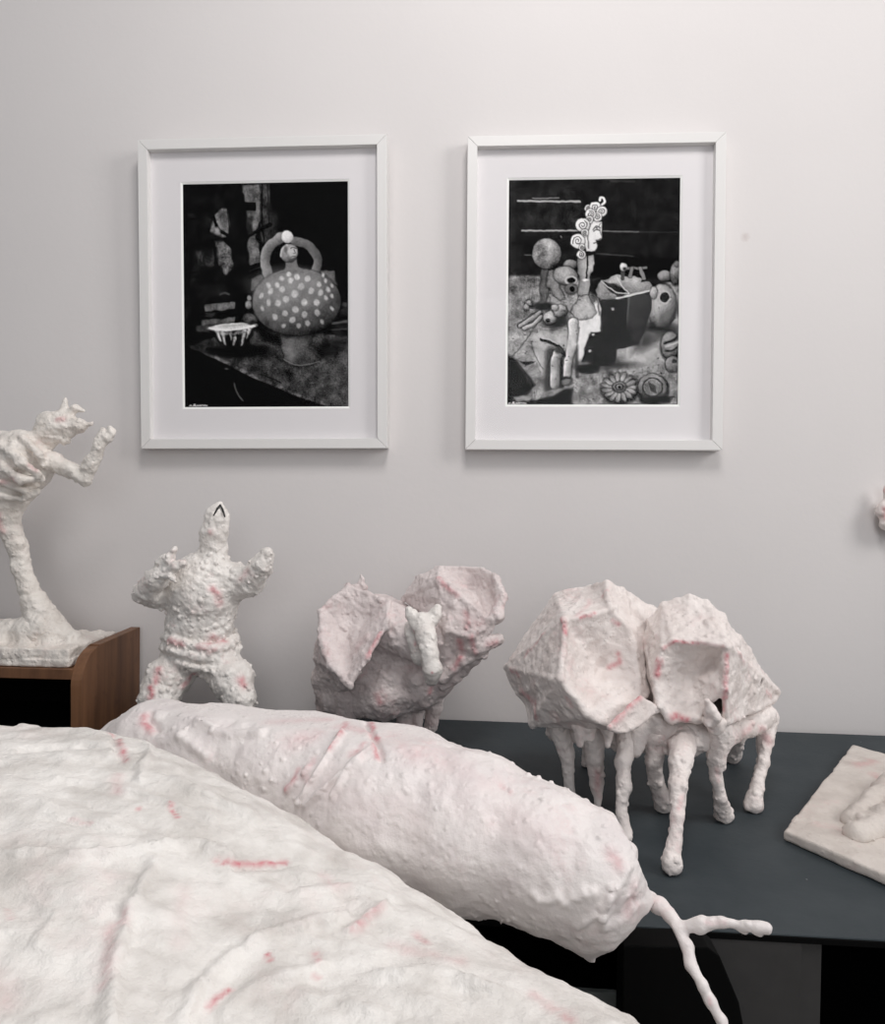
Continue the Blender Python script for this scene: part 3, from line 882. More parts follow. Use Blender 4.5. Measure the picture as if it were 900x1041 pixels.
def framed_picture(name_, cx, cz, rot, lean, pic, off, label):
    FWD, FHT, D, BAR = 0.4235, 0.521, 0.025, 0.0165
    root = thing('framed_photograph', (cx, -0.0008, cz - FHT / 2), label, 'picture', 'framed black and white photographs')
    root.rotation_euler = (lean, -rot, 0)
    # four mitred bars
    bm = bmesh.new()
    o = [(-FWD / 2, 0), (FWD / 2, 0), (FWD / 2, FHT), (-FWD / 2, FHT)]
    i = [(-FWD / 2 + BAR, BAR), (FWD / 2 - BAR, BAR), (FWD / 2 - BAR, FHT - BAR), (-FWD / 2 + BAR, FHT - BAR)]
    for k in range(4):
        q = [o[k], o[(k + 1) % 4], i[(k + 1) % 4], i[k]]
        sx = sum(p[0] for p in q) / 4; sz = sum(p[1] for p in q) / 4
        d = (o[(k + 1) % 4][0] - o[k][0], o[(k + 1) % 4][1] - o[k][1]); l = math.hypot(*d)
        g = 0.00018
        f = [(q[0][0] + d[0] / l * g, q[0][1] + d[1] / l * g), (q[1][0] - d[0] / l * g, q[1][1] - d[1] / l * g),
             (q[2][0] - d[0] / l * g, q[2][1] - d[1] / l * g), (q[3][0] + d[0] / l * g, q[3][1] + d[1] / l * g)]
        a = [bm.verts.new((x, -D, z)) for x, z in f]; b = [bm.verts.new((x, 0, z)) for x, z in f]
        bm.faces.new(a); bm.faces.new(b[::-1])
        for n in range(4):
            bm.faces.new([a[n], b[n], b[(n + 1) % 4], a[(n + 1) % 4]])
    bm_obj('frame', bm, M_FRAME, root, 0.0007)
    # mat board with a bevelled window
    l, r, t, b = off
    wx0, wx1, wz0, wz1 = -FWD / 2 + l, FWD / 2 - r, b, FHT - t
    ym, yb = -0.0125, -0.0108
    e = 0.0035
    bm = bmesh.new()
    O = [(-FWD / 2 + BAR - 0.001, BAR - 0.001), (FWD / 2 - BAR + 0.001, BAR - 0.001), (FWD / 2 - BAR + 0.001, FHT - BAR + 0.001), (-FWD / 2 + BAR - 0.001, FHT - BAR + 0.001)]
    I = [(wx0 - e, wz0 - e), (wx1 + e, wz0 - e), (wx1 + e, wz1 + e), (wx0 - e, wz1 + e)]
    J = [(wx0, wz0), (wx1, wz0), (wx1, wz1), (wx0, wz1)]
    va = [bm.verts.new((x, ym, z)) for x, z in O]; vb = [bm.verts.new((x, ym, z)) for x, z in I]
    vc = [bm.verts.new((x, yb, z)) for x, z in O]; vd = [bm.verts.new((x, yb, z)) for x, z in I]
    for k in range(4):
        n = (k + 1) % 4
        bm.faces.new([va[k], va[n], vb[n], vb[k]]); bm.faces.new([vc[k], vd[k], vd[n], vc[n]])
        bm.faces.new([va[k], vc[k], vc[n], va[n]]); bm.faces.new([vb[k], vb[n], vd[n], vd[k]])
    mat = bm_obj('mat_board', bm, M_MAT, root)
    bm = bmesh.new()
    vb = [bm.verts.new((x, ym + 0.0001, z)) for x, z in I]; vj = [bm.verts.new((x, yb, z)) for x, z in J]
    vk = [bm.verts.new((x, yb, z)) for x, z in I]
    for k in range(4):
        n = (k + 1) % 4
        bm.faces.new([vb[k], vb[n], vj[n], vj[k]]); bm.faces.new([vj[k], vj[n], vk[n], vk[k]]); bm.faces.new([vb[k], vk[k], vk[n], vb[n]])
    bm_obj('bevel', bm, M_BEVEL, mat)
    # the print itself: a flat sheet
    n, m = pic.n, pic.m
    xs = np.linspace(wx0 - 0.0004, wx1 + 0.0004, n); zs = np.linspace(wz1 + 0.0004, wz0 - 0.0004, m)
    gx, gz = np.meshgrid(xs, zs)
    V = np.stack([gx.ravel(), np.full(gx.size, -0.0103), gz.ravel()], -1)
    id_ = np.arange(n * m).reshape(m, n)
    F = np.stack([id_[:-1, :-1], id_[1:, :-1], id_[1:, 1:], id_[:-1, 1:]], -1).reshape(-1, 4)
    pr = from_np('photo_print', V, F, M_PRINT, root)
    lum = np.clip(np.clip(pic.a, 0.0, 1).ravel() ** 2.1 * 1.15 - 0.002, 0.0008, 0.92)
    c = np.stack([lum, lum * 0.985, lum * 0.985, np.ones_like(lum)], -1).astype(np.float32)
    at_ = pr.data.attributes.new('tone', 'FLOAT_COLOR', 'POINT'); at_.data.foreach_set('color', c.ravel())
    box_obj('glass_pane', (-FWD / 2 + BAR - 0.0008, -0.0165, BAR - 0.0008), (FWD / 2 - BAR + 0.0008, -0.0145, FHT - BAR + 0.0008), M_GLASS, root)
    box_obj('backing_board', (-FWD / 2 + BAR - 0.001, -0.0098, BAR - 0.001), (FWD / 2 - BAR + 0.001, -0.002, FHT - BAR + 0.001), M_BACK, root)
    return root


framed_picture('a', -0.3628, CAM[2] + 0.3479, 0.0136, 0.0168, picture_jug(), (0.0715, 0.068, 0.070, 0.072),
               'white framed black and white photograph of a polka-dotted round pottery jug')
framed_picture('b', 0.1924, CAM[2] + 0.3516, 0.0084, 0.0, picture_table(), (0.070, 0.0695, 0.0675, 0.077),
               'white framed black and white photograph of a curly-haired bust among pottery pieces')

# ------------------------------------------------------------------ wooden stand on the left
xb = at(143, 660, -0.012)[0]
ztop = at(142, 638, -0.02)[2]
yf = min(np.linspace(-0.32, -0.12, 400), key=lambda y: abs(at(83, 690, y)[0] - xb)) + 0.004
zbd = at(30, 679.5, yf)[2]
stand = thing('wooden_stand', (xb - 0.2, -0.012, BT), 'brown wooden desktop shelf with round-cornered side under the running figure', 'shelf')
ox, oy, oz = xb - 0.2, -0.012, BT


def side(x0, x1):
    pr = [(-0.002, 0.0), (-0.002, ztop - oz), (-0.135, ztop - oz - 0.004)]
    cx_, cz_, R = -0.165, ztop - oz - 0.052, 0.048
    yy = yf - oy - 0.004
    for k in range(0, 10):
        t = math.pi / 2 + k / 9 * math.pi / 2
        pr.append((yy + 0.05 + 0.05 * math.cos(t), ztop - oz - 0.056 + 0.05 * math.sin(t)))
    pr.append((yy, 0.0))
    bm = bmesh.new()
    a = [bm.verts.new((x0, y, z)) for y, z in pr]; b = [bm.verts.new((x1, y, z)) for y, z in pr]
    bm.faces.new(a); bm.faces.new(b[::-1])
    for n in range(len(pr)):
        bm.faces.new([a[n], b[n], b[(n + 1) % len(pr)], a[(n + 1) % len(pr)]])
    return bm


SWD = 0.40
bm_obj('side_panel', side(0.2 - 0.0165, 0.2), M_WOOD, stand, 0.0012)
bm_obj('side_panel', side(0.2 - SWD, 0.2 - SWD + 0.0165), M_WOOD, stand, 0.0012)
bm = bmesh.new(); add_box(bm, (0.2 - SWD + 0.0165, yf - oy, zbd - oz - 0.0155), (0.2 - 0.0165, -0.002, zbd - oz)); bm_obj('top_board', bm, M_WOOD, stand, 0.001)
box_obj('back_panel', (0.2 - SWD + 0.0165, -0.008, 0.0), (0.2 - 0.0165, -0.003, zbd - oz - 0.0155), M_INNER, stand)  # wooden boards inside coloured near-black to paint in the stand's shade
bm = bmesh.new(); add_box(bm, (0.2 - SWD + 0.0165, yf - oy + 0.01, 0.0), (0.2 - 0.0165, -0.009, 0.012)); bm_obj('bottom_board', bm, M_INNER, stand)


def bounds(pts, m):
    P = np.array(pts); return P.min(0) - m, P.max(0) + m


# ------------------------------------------------------------------ running figure
Y0 = -0.13
lo = (-0.87, -0.215, zbd - 0.004); hi = (at(120, 500, -0.06)[0], -0.03, at(60, 398, Y0)[2])
b1 = at(70, 675, yf + 0.006); b2 = atz(103, 648, zbd)
root = thing('running_figure_statue', (b1[0] - 0.12, -0.12, zbd), 'cream plaster statue of a horned running figure on the wooden shelf', 'statue')
OR = np.array(root.location)
# base block
c = Clay((-0.87, -0.24, zbd - 0.006), (b1[0] + 0.03, -0.02, zbd + 0.10), 0.0016)
zh = 0.030
by0, by1 = b1[1], max(b1[1] + 0.07, min(b2[1], -0.045))
rgt = min(b1[0], xb - 0.0185)
c.box((rgt - 0.16, (by0 + by1) / 2, zbd + zh / 2), (0.16, (by1 - by0) / 2, zh / 2), None, 0.004, 0.0)
c.chain([(44, 640, Y0, 22), (70, 650, Y0, 12)], 0.02)
c.chain([(-40, 650, Y0, 20), (44, 645, Y0, 18)], 0.02)
c.rough(lambda P: 0.003 * fbm(P, 45, 4) + 0.004 * fbm(P, 14, 2, seed=4) * (P[:, 2] > zbd + 0.012), 0.012)
c.f = np.maximum(c.f, (c.ax[0] - (xb - 0.0178))[:, None, None])
c.clip_below(zbd + 0.0004)
S = Surf(*c.mesh())
S.build('base', M_RUN, root, OR)
c = Clay((-0.87, -0.24, zbd + 0.02), (at(122, 500, -0.18)[0], -0.02, at(60, 396, Y0)[2]), 0.0014)
c.ell(at(20, 470, Y0), (rad(35, Y0), 0.042, rad(26, Y0)), [(0.86, 0, -0.5), (0, 1, 0), (0.5, 0, 0.86)])
c.chain([(-8, 462, Y0, 24), (22, 458, Y0 - 0.01, 20), (36, 466, Y0, 18)], 0.012)
c.chain([(30, 482, Y0, 16), (12, 497, Y0, 20), (2, 515, Y0, 20)], 0.012)
for q in ([(2, 503, Y0, 18), (6, 525, Y0, 12.5), (18, 556, Y0, 9.5), (22, 578, Y0, 9), (29, 598, Y0, 9.5), (36, 614, Y0, 12.5), (46, 640, Y0, 22)],
          [(-2, 512, Y0, 18), (-38, 535, Y0 + 0.01, 14), (-62, 575, Y0 + 0.015, 11), (-95, 570, Y0 + 0.02, 9), (-108, 582, Y0 + 0.02, 7)],
          [(36, 466, Y0, 14), (52, 470, Y0 - 0.005, 11), (72, 478, Y0 - 0.01, 8), (86, 487, Y0 - 0.012, 6)],
          [(86, 487, Y0 - 0.012, 7), (93, 472, Y0 - 0.016, 7), (102, 451, Y0 - 0.02, 6)],
          [(102, 450, Y0 - 0.02, 4.5), (103, 443, Y0 - 0.022, 3.4), (105, 437, Y0 - 0.022, 2.6)],
          [(104, 449, Y0 - 0.02, 4.5), (110, 446, Y0 - 0.022, 3.4), (114, 440, Y0 - 0.022, 3.2), (112, 434, Y0 - 0.022, 2.4)],
          [(103, 450, Y0 - 0.02, 4), (106, 443, Y0 - 0.026, 2.0)], [(105, 449, Y0 - 0.018, 3), (109, 440, Y0 - 0.016, 1.8)],
          [(-12, 468, Y0, 14), (-40, 480, Y0 + 0.01, 10), (-62, 468, Y0 + 0.015, 7), (-72, 452, Y0 + 0.015, 5)],
          [(34, 456, Y0, 14), (50, 440, Y0, 13), (56, 434, Y0, 14)],
          [(50, 431, Y0, 13), (66, 432, Y0, 11), (80, 432, Y0 - 0.005, 6), (84, 433, Y0 - 0.005, 4)],
          [(58, 440, Y0, 10), (66, 448, Y0, 5)],
          [(60, 424, Y0, 7), (66, 416, Y0, 3.5), (66, 405, Y0, 1.6)], [(68, 424, Y0, 6), (77, 415, Y0, 3.2), (85, 418, Y0, 1.8)],
          [(80, 433, Y0 - 0.006, 2.5), (93, 431, Y0 - 0.006, 1.8)], [(70, 440, Y0, 6), (82, 437, Y0, 3)],
          [(30, 503, Y0 - 0.02, 6), (38, 500, Y0 - 0.02, 3.5)]):
    c.chain(q, 0.006)
for q in ([(2, 452, -0.166, 5), (22, 470, -0.178, 5), (38, 482, -0.17, 4)], [(-4, 470, -0.168, 5), (20, 487, -0.176, 5), (42, 486, -0.16, 4)], [(4, 490, -0.166, 5), (26, 500, -0.16, 4)],
          [(24, 446, -0.162, 5), (40, 462, -0.165, 4), (44, 474, -0.155, 3)], [(-2, 503, -0.162, 4), (24, 508, -0.155, 3)]):
    c.chain(q, 0.005)
c.rough(lambda P: 0.0016 * fbm(P, 75, 3) + 0.0030 * lumps(P, 150, 0.2) + 0.0016 * fbm(P * np.array([1, 1, 2.2]), 40, 2, seed=2), 0.012)
S = Surf(*c.mesh())
S.red([(2, 488), (10, 492)], 4, 0.55); S.red([(58, 424), (68, 422)], 3, 0.45); S.red([(34, 470), (40, 474)], 3, 0.4); S.red([(2, 525), (3, 540)], 3, 0.4)
S.build('figure', M_RUN, root, OR)

# ------------------------------------------------------------------ torso with raised stump arms
YT = -0.15
root = thing('torso_statue', tuple(atz(205, 758)), 'knobbly white plaster torso with stump arms and pointed beak head on bench', 'statue')
OR = np.array(root.location)
lo, hi = bounds([at(125, 500, YT), at(290, 760, YT), (OR[0], YT - 0.12, BT), (OR[0], YT + 0.09, BT)], 0.004)
lo[2] = BT - 0.004
c = Clay(lo, hi, 0.0015)
c.ell(at(206, 605, YT), (rad(38, YT), 0.047, rad(42, YT)))
c.ell(at(203, 636, YT), (rad(35, YT), 0.043, rad(28, YT)))
c.chain([(176, 590, YT, 15), (206, 583, YT, 18), (240, 588, YT, 16)], 0.015)
c.chain([(216, 580, YT, 17), (217, 560, YT, 13), (219, 540, YT - 0.002, 13), (221, 526, YT - 0.004, 11.5), (223, 512, YT - 0.006, 3)], 0.008)
c.chain([(177, 600, YT - 0.005, 15), (162, 606, YT - 0.015, 13), (147, 604, YT - 0.03, 11.5)], 0.008)
c.chain([(149, 601, YT - 0.035, 11.5), (160, 588, YT - 0.05, 11), (168, 580, YT - 0.055, 8)], 0.006)
for q in ([(166, 580, YT - 0.055, 6), (172, 569, YT - 0.062, 4.6), (178, 559, YT - 0.062, 3.2)], [(170, 581, YT - 0.06, 5.5), (179, 576, YT - 0.068, 4.5), (187, 573, YT - 0.068, 3.4)],
          [(164, 585, YT - 0.06, 5), (172, 586, YT - 0.07, 4), (176, 588, YT - 0.07, 3)], [(158, 582, YT - 0.05, 5), (160, 572, YT - 0.055, 3), (167, 566, YT - 0.055, 2.4)]):
    c.chain(q, 0.003)
c.chain([(236, 596, YT, 17), (254, 592, YT - 0.01, 14), (266, 574, YT - 0.025, 11), (271, 563, YT - 0.03, 8)], 0.007)
# hip band
for k in range(26):
    t = k / 26 * math.tau; t2 = (k + 1) / 26 * math.tau
    for dy, rx, rr in ((648, 35, 4.5), (658, 35, 5), (668, 33, 4)):
        cc = at(204, dy + 2, YT)
        a = cc + np.array([rad(rx, YT) * math.cos(t), 0.042 * math.sin(t), 0.006 * math.sin(2 * t)])
        b = cc + np.array([rad(rx, YT) * math.cos(t2), 0.042 * math.sin(t2), 0.006 * math.sin(2 * t2)])
        c.cone(a, b, rad(rr, YT), rad(rr, YT), 0.004)
c.ell(at(204, 668, YT), (rad(32, YT), 0.04, rad(16, YT)))
zf = BT + 0.012
c.chain([(188, 672, YT, 19), (172, 688, YT - 0.02, 22), (160, 712, YT - 0.045, 18), (158, 740, YT - 0.03, 14), (160, 752, YT - 0.02, 13)], 0.01)
c.chain([(220, 672, YT, 20), (236, 690, YT - 0.02, 20), (245, 712, YT - 0.04, 15), (243, 740, YT - 0.03, 13), (241, 752, YT - 0.02, 13)], 0.01)
c.chain([(160, 752, YT - 0.02, 12), (158, 762, YT - 0.06, 9)], 0.006); c.chain([(241, 752, YT - 0.02, 12), (243, 762, YT - 0.06, 9)], 0.006)
c.rough(lambda P: 0.0020 * fbm(P, 80, 3) + 0.0055 * lumps(P, 150, 0.42) * np.clip((at(0, 545, YT)[2] - P[:, 2]) / 0.02, 0.15, 1) + 0.0025 * fbm(P, 30, 2, seed=8), 0.014)
c.clip_below(BT + 0.0004)
S = Surf(*c.mesh())
for q in (([(219, 598), (224, 606), (226, 614)], 4, 0.7), ([(168, 648), (182, 652)], 3.5, 0.75), ([(206, 655), (220, 650), (232, 648)], 4, 0.6), ([(200, 660), (222, 660)], 3, 0.45),
          ([(158, 678), (160, 690)], 4, 0.75), ([(155, 696), (156, 706)], 3.5, 0.95), ([(190, 700), (198, 690)], 3.5, 0.75), ([(248, 688), (252, 692)], 5, 0.7), ([(216, 540), (211, 545)], 3, 0.35), ([(242, 585), (248, 580)], 5, 0.3)):
    S.red(*q)
S.build('torso', M_PL, root, OR)
c = Clay(*bounds([at(214, 508, YT - 0.02), at(232, 530, YT - 0.005)], 0.006), 0.0006)
c.chain([(217.5, 524, YT - 0.0195, 0.95), (221, 517, YT - 0.017, 0.95), (224, 513.5, YT - 0.0135, 0.95), (226.5, 518, YT - 0.016, 0.95), (228.5, 525, YT - 0.019, 0.95)], 0.0008)
V, F = c.mesh()
tag(from_np('beak_line', V, F, M_WIRE, root, OR), 'black upturned V marking the beak')


# ------------------------------------------------------------------ animal statues
def facets(c, VT, T, th, k=0.003):
    P = {n: at(*v) for n, v in VT.items()}
    for t in T:
        c.tri(P[t[0]], P[t[1]], P[t[2]], th, k)
    return P


def leg(name, pts, foot, fr, root, OR, mat, k=0.004, seed=0.0, reds=()):
    """pts joints (px,py,y,r px) ending above the foot; foot = pixel of the sole on the bench"""
    F0 = atz(*foot)
    yF = F0[1]
    J = [(at(*p[:3]), rad(p[3], p[2])) for p in pts]
    r = rad(fr, yF)
    J.append((F0 + np.array([0, 0, r * 0.85]), r))
    lo, hi = bounds([j[0] for j in J], max(j[1] for j in J) + 0.008)
    lo[2] = BT - 0.004
    c = Clay(lo, hi, 0.0013)
    for (a, ra), (b, rb) in zip(J[:-1], J[1:]):
        c.cone(a, b, ra, rb, k)
    c.rough(lambda P: 0.0017 * fbm(P, 70, 3, seed=seed) + 0.0034 * lumps(P, 140, 0.25, int(seed)), 0.012)
    c.clip_below(BT + 0.0004)
    S = Surf(*c.mesh())
    for q in reds: S.red(*q)
    S.build(name, mat, root, OR)


# --- the many-legged animal with two faceted shells
fc = atz(640, 800)
root = thing('many_legged_animal_statue', (fc[0], fc[1], BT), 'pinkish white plaster animal on spindly legs with two big faceted shells', 'statue')
OR = np.array(root.location)
LV = dict(L0=(516, 678, -.27), L1=(549, 629, -.265), L2=(566, 606, -.27), L3=(600, 598, -.275), L4=(617, 593, -.315), L5=(645, 610, -.27), L6=(668, 624, -.26), L7=(660, 655, -.31),
          L8=(662, 682, -.33), L9=(657, 704, -.36), L10=(648, 714, -.385), L11=(622, 738, -.41), L12=(600, 737, -.39), L13=(541, 736, -.33), L14=(538, 715, -.31), L15=(527, 705, -.29),
          I0=(575, 631, -.375), I1=(620, 620, -.355), I2=(640, 641, -.345), I3=(570, 692, -.41), I4=(597, 726, -.415), I5=(648, 690, -.365), I6=(610, 680, -.345))
LT = [t.split() for t in ('L0 L1 I0|L1 L2 I0|L2 L3 I0|L3 L4 I1|L3 I1 I0|L4 L5 I1|L5 I2 I1|L5 L6 I2|L6 L7 I2|I2 L7 I5|L7 L8 I5|L8 L9 I5|L9 L10 I5|I0 I1 I6|I1 I2 I6|I2 I5 I6|I0 I6 I3|I3 I6 I4|I6 I5 I4|I5 L10 I4|'
                              'L10 L11 I4|L11 L12 I4|L12 L13 I4|I4 L13 I3|I3 L13 L14|I3 L14 L15|I3 L15 L0|I3 L0 I0').split('|')]
lo, hi = bounds([at(*v) for v in LV.values()], 0.02); hi[1] = -0.2
c = Clay(lo, hi, 0.0015)
P = facets(c, LV, LT, 0.0035)
B = at(600, 668, -0.235)
for a, b in ((0, 1), (1, 2), (2, 3), (3, 4), (4, 5), (5, 6), (6, 7), (7, 8), (8, 9), (9, 10), (10, 11), (11, 12), (12, 13), (13, 14), (14, 15), (15, 0)):
    c.tri(P['L%d' % a], P['L%d' % b], B, 0.004, 0.003)
# loose flap
FL = dict(A=(620, 740, -.43), B=(651, 709, -.405), C=(669, 721, -.395), D=(637, 744, -.425))
facets(c, FL, (('A', 'B', 'C'), ('A', 'C', 'D')), 0.003)
c.rough(lambda P: 0.0022 * fbm(P, 28, 3, seed=1) + 0.0012 * fbm(P, 90, 3) + 0.0035 * lumps(P, 95, 0.12), 0.012)
S = Surf(*c.mesh())
for q in (([(516, 680), (524, 690)], 3, 0.5), ([(526, 706), (541, 715), (541, 726)], 4, 0.55), ([(566, 632), (574, 630), (577, 640)], 3.5, 0.7), ([(594, 628), (608, 621)], 2.2, 0.75), ([(625, 662), (627, 670), (617, 676)], 3, 0.6),
          ([(622, 730), (634, 717), (646, 706)], 4.5, 0.65), ([(620, 734), (623, 738)], 3, 0.7), ([(540, 722), (542, 734)], 2.5, 0.7), ([(573, 712), (578, 720)], 3, 0.4), ([(617, 596), (610, 603)], 2, 0.4), ([(626, 632), (632, 638)], 2.5, 0.5), ([(551, 640), (530, 665)], 2, 0.35), ([(600, 606), (585, 622)], 3, 0.25)):
    S.red(*q)
S.build('shell', M_BEAST, root, OR)

RV = dict(R0=(657, 652, -.325), R1=(662, 632, -.315), R2=(675, 615, -.32), R3=(700, 609, -.325), R4=(718, 613, -.33), R5=(733, 627, -.335), R6=(739, 638, -.34), R7=(752, 650, -.325), R8=(768, 678, -.30), R9=(790, 704, -.27),
          R10=(785, 712, -.285), R11=(738, 734, -.405), R13=(661, 682, -.35), R14=(669, 712, -.375),
          C0=(674, 658, -.385), C1=(684, 652, -.385), C2=(708, 653, -.385), C3=(739, 658, -.405), C5=(737, 700, -.415), C6=(722, 713, -.40), C7=(709, 731, -.395), C8=(683, 731, -.40), C9=(671, 717, -.395), C10=(665, 690, -.385),
          M=(703, 688, -.362), Q=(728, 668, -.37), T=(714, 628, -.352))
RTT = [t.split() for t in ('R0 R1 C0|R1 R2 C0|R2 C1 C0|R2 R3 T|R2 T C1|T C2 C1|R3 R4 T|T R4 C3|T C3 C2|R4 R5 C3|R5 R6 C3|R6 R7 C3|R7 R8 C3|R8 R9 C3|R9 R10 C3|C3 R10 R11|C3 R11 C5|R0 C0 C10|R0 R13 C10|R13 C10 C9|R13 R14 C9|R14 C8 C9|'
                               'C0 C1 M|C1 C2 M|C2 Q M|C2 C3 Q|C3 C5 Q|Q C5 M|C5 C6 M|C6 C7 M|C7 C8 M|C8 C9 M|C9 C10 M|C10 C0 M').split('|')]
lo, hi = bounds([at(*v) for v in RV.values()], 0.02); hi[1] = -0.2
c = Clay(lo, hi, 0.0015)
P = facets(c, RV, RTT, 0.0035)
B = at(715, 678, -0.245)
ring = ['R0', 'R1', 'R2', 'R3', 'R4', 'R5', 'R6', 'R7', 'R8', 'R9', 'R10', 'R11', 'C7', 'C8', 'R14', 'R13', 'R0']
for a, b in zip(ring[:-1], ring[1:]):
    c.tri(P[a], P[b], B, 0.004, 0.003)
c.rough(lambda P: 0.0018 * fbm(P, 30, 3, seed=6) + 0.0011 * fbm(P, 90, 3) + 0.0038 * lumps(P, 95, 0.14), 0.012)
hp = at(773, 691, -0.312)
c.cone(hp - np.array([0.0, 0.03, 0]), hp + np.array([-0.02, 0.03, 0]), 0.0055, 0.0055, 0.0, cut=True)
c.rough(lambda P: 0.0006 * fbm(P, 150, 2), 0.01)
S = Surf(*c.mesh())
for q in (([(665, 668), (668, 676), (667, 684)], 4, 0.8), ([(676, 657), (684, 653), (707, 653)], 2.2, 0.75), ([(740, 664), (741, 685), (736, 712)], 3.2, 0.75), ([(736, 700), (732, 724)], 2.5, 0.6), ([(684, 726), (692, 724), (695, 730)], 4, 0.85),
          ([(752, 655), (760, 670)], 3, 0.3), ([(710, 652), (732, 656)], 2, 0.3), ([(783, 700), (788, 706)], 3, 0.35)):
    S.red(*q)
S.build('shell', M_BEAST, root, OR)

lo, hi = bounds([at(545, 690, -.445), at(805, 790, -.445), at(545, 690, -.20), at(805, 790, -.20)], 0.0)
c = Clay(lo, hi, 0.0017)
c.chain([(568, 741, -.31, 12), (600, 745, -.33, 13), (640, 748, -.35, 15), (690, 750, -.37, 17), (730, 747, -.375, 14)], 0.014)
c.chain([(700, 738, -.33, 20), (750, 732, -.30, 16), (778, 729, -.28, 12)], 0.012)
c.chain([(738, 748, -.37, 12), (779, 727, -.295, 11)], 0.01)
c.chain([(580, 715, -.27, 22), (640, 715, -.27, 30), (720, 715, -.27, 28)], 0.02)
c.chain([(650, 738, -.36, 15), (668, 737, -.375, 14)], 0.01)
c.chain([(728, 738, -.405, 9), (722, 722, -.415, 4.5), (719, 713, -.418, 2)], 0.004)
c.chain([(722, 735, -.415, 5), (730, 730, -.42, 4), (726, 724, -.42, 3)], 0.003)
for (x, y) in ((590, 756), (618, 757), (652, 758), (648, 765), (678, 762), (600, 752)):
    c.chain([(x, y - 14, -.38, 7), (x, y, -.385, 4)], 0.008)
c.rough(lambda P: 0.003 * fbm(P, 40, 3, seed=3) + 0.005 * lumps(P, 100, 0.25), 0.014)
S = Surf(*c.mesh())
for q in (([(697, 740), (698, 750)], 3, 0.5), ([(775, 740), (780, 745)], 4, 0.35), ([(770, 735), (760, 742)], 4, 0.3)):
    S.red(*q)
S.build('belly', M_BEAST, root, OR)
legs = [([(569, 738, -.325, 13), (576, 765, -.33, 7.5), (579, 795, -.335, 5)], (581, 816), 4.5, ()),
        ([(604, 745, -.345, 12), (605, 770, -.345, 9), (607, 795, -.345, 7)], (608, 824), 2.4, (([(604, 785), (606, 805)], 4, 0.4),)),
        ([(639, 750, -.37, 12), (634, 775, -.39, 7.6), (634, 800, -.405, 7), (632, 825, -.415, 5.6)], (637, 855), 6, ()),
        ([(668, 748, -.375, 13), (665, 775, -.375, 8), (667, 793, -.372, 7)], (675, 826), 9, ()),
        ([(695, 748, -.375, 15), (692, 778, -.43, 10.5), (690, 800, -.455, 8.5), (689, 830, -.475, 6.2), (686, 856, -.485, 6.8)], (683, 888), 10.5, (([(697, 806), (694, 818)], 3, 0.4),)),
        ([(733, 745, -.385, 14), (729, 770, -.39, 8.5), (728, 790, -.39, 6), (733, 812, -.388, 6)], (736, 835), 9.5, (([(727, 785), (728, 795)], 3, 0.3),)),
        ([(779, 732, -.29, 11), (778, 752, -.305, 8), (776, 775, -.32, 5.5), (770, 798, -.335, 5.6)], (766, 825), 9.5, (([(776, 745), (780, 752)], 5, 0.35),)),
        ([(752, 725, -.245, 10), (750, 748, -.22, 7)], (745, 775), 8, ()),
        ([(604, 725, -.25, 9), (599, 755, -.215, 6)], (597, 779), 6, ())]
for n, (pts, ft, fr, rd) in enumerate(legs):
    leg('leg', pts, ft, fr, root, OR, M_BEAST, 0.004, 3.0 * n, rd)

# --- the horse-faced animal behind the limb
root = thing('horse_faced_animal_statue', tuple(atz(390, 748)), 'mauve-white plaster animal with a small pale horse face and cupped ears', 'statue')
OR = np.array(root.location)
YA = -0.12
lo, hi = bounds([at(310, 575, YA), at(525, 740, YA), (OR[0], -0.285, 0.8), (OR[0], -0.022, 0.8)], 0.004)
c = Clay(lo, hi, 0.0015)
c.ell(at(362, 665, YA), (rad(42, YA), 0.06, rad(50, YA)))
c.ell(at(385, 650, YA), (rad(45, YA), 0.055, rad(46, YA)))
c.ell(at(420, 665, YA), (rad(42, YA), 0.055, rad(44, YA)))
c.ell(at(455, 650, YA + 0.01), (rad(34, YA), 0.05, rad(45, YA)))
c.chain([(400, 640, -.16, 26), (425, 655, -.19, 18)], 0.012)
c.chain([(333, 690, YA, 16), (345, 712, YA, 18), (390, 708, YA - .03, 22), (425, 700, YA - .03, 20), (447, 695, YA, 14)], 0.015)
EV = dict(E0=(326, 622, -.175), E1=(354, 597, -.15), E2=(395, 612, -.165), E3=(392, 638, -.205), E4=(373, 668, -.235), E5=(355, 697, -.245), E6=(336, 676, -.225), E7=(327, 650, -.20), EM=(356, 646, -.165), E8=(322, 668, -.15), E9=(345, 702, -.17))
c.chain([(452, 645, -.165, 24), (442, 690, -.15, 20)], 0.012)
c.chain([(398, 690, -.16, 15), (392, 712, -.155, 14)], 0.008)
c.chain([(422, 690, -.17, 12), (424, 712, -.15, 10)], 0.008)
facets(c, EV, [t.split() for t in 'E0 E1 EM|E1 E2 EM|E2 E3 EM|E3 E4 EM|E4 E5 EM|E5 E6 EM|E6 E7 EM|E7 E0 EM|E6 E8 E7|E6 E5 E8|E5 E9 E8'.split('|')], 0.004, 0.004)
c.chain([(360, 601, -.13, 7), (369, 598, -.13, 4), (367, 585, -.13, 1.8)], 0.004)
GV = dict(G0=(411, 608, -.12), G1=(426, 588, -.12), G2=(447, 579, -.125), G3=(470, 577, -.125), G4=(490, 580, -.135), G5=(504, 588, -.165), G6=(511, 608, -.185), G7=(507, 627, -.195), G8=(497, 634, -.20), G9=(489, 626, -.20),
          G10=(478, 616, -.20), G11=(466, 604, -.195), G12=(447, 592, -.175), GM=(488, 603, -.135), H0=(455, 640, -.205), H1=(479, 648, -.215), H2=(492, 662, -.195), H3=(472, 684, -.18), H4=(450, 700, -.18), K=(468, 640, -.08))
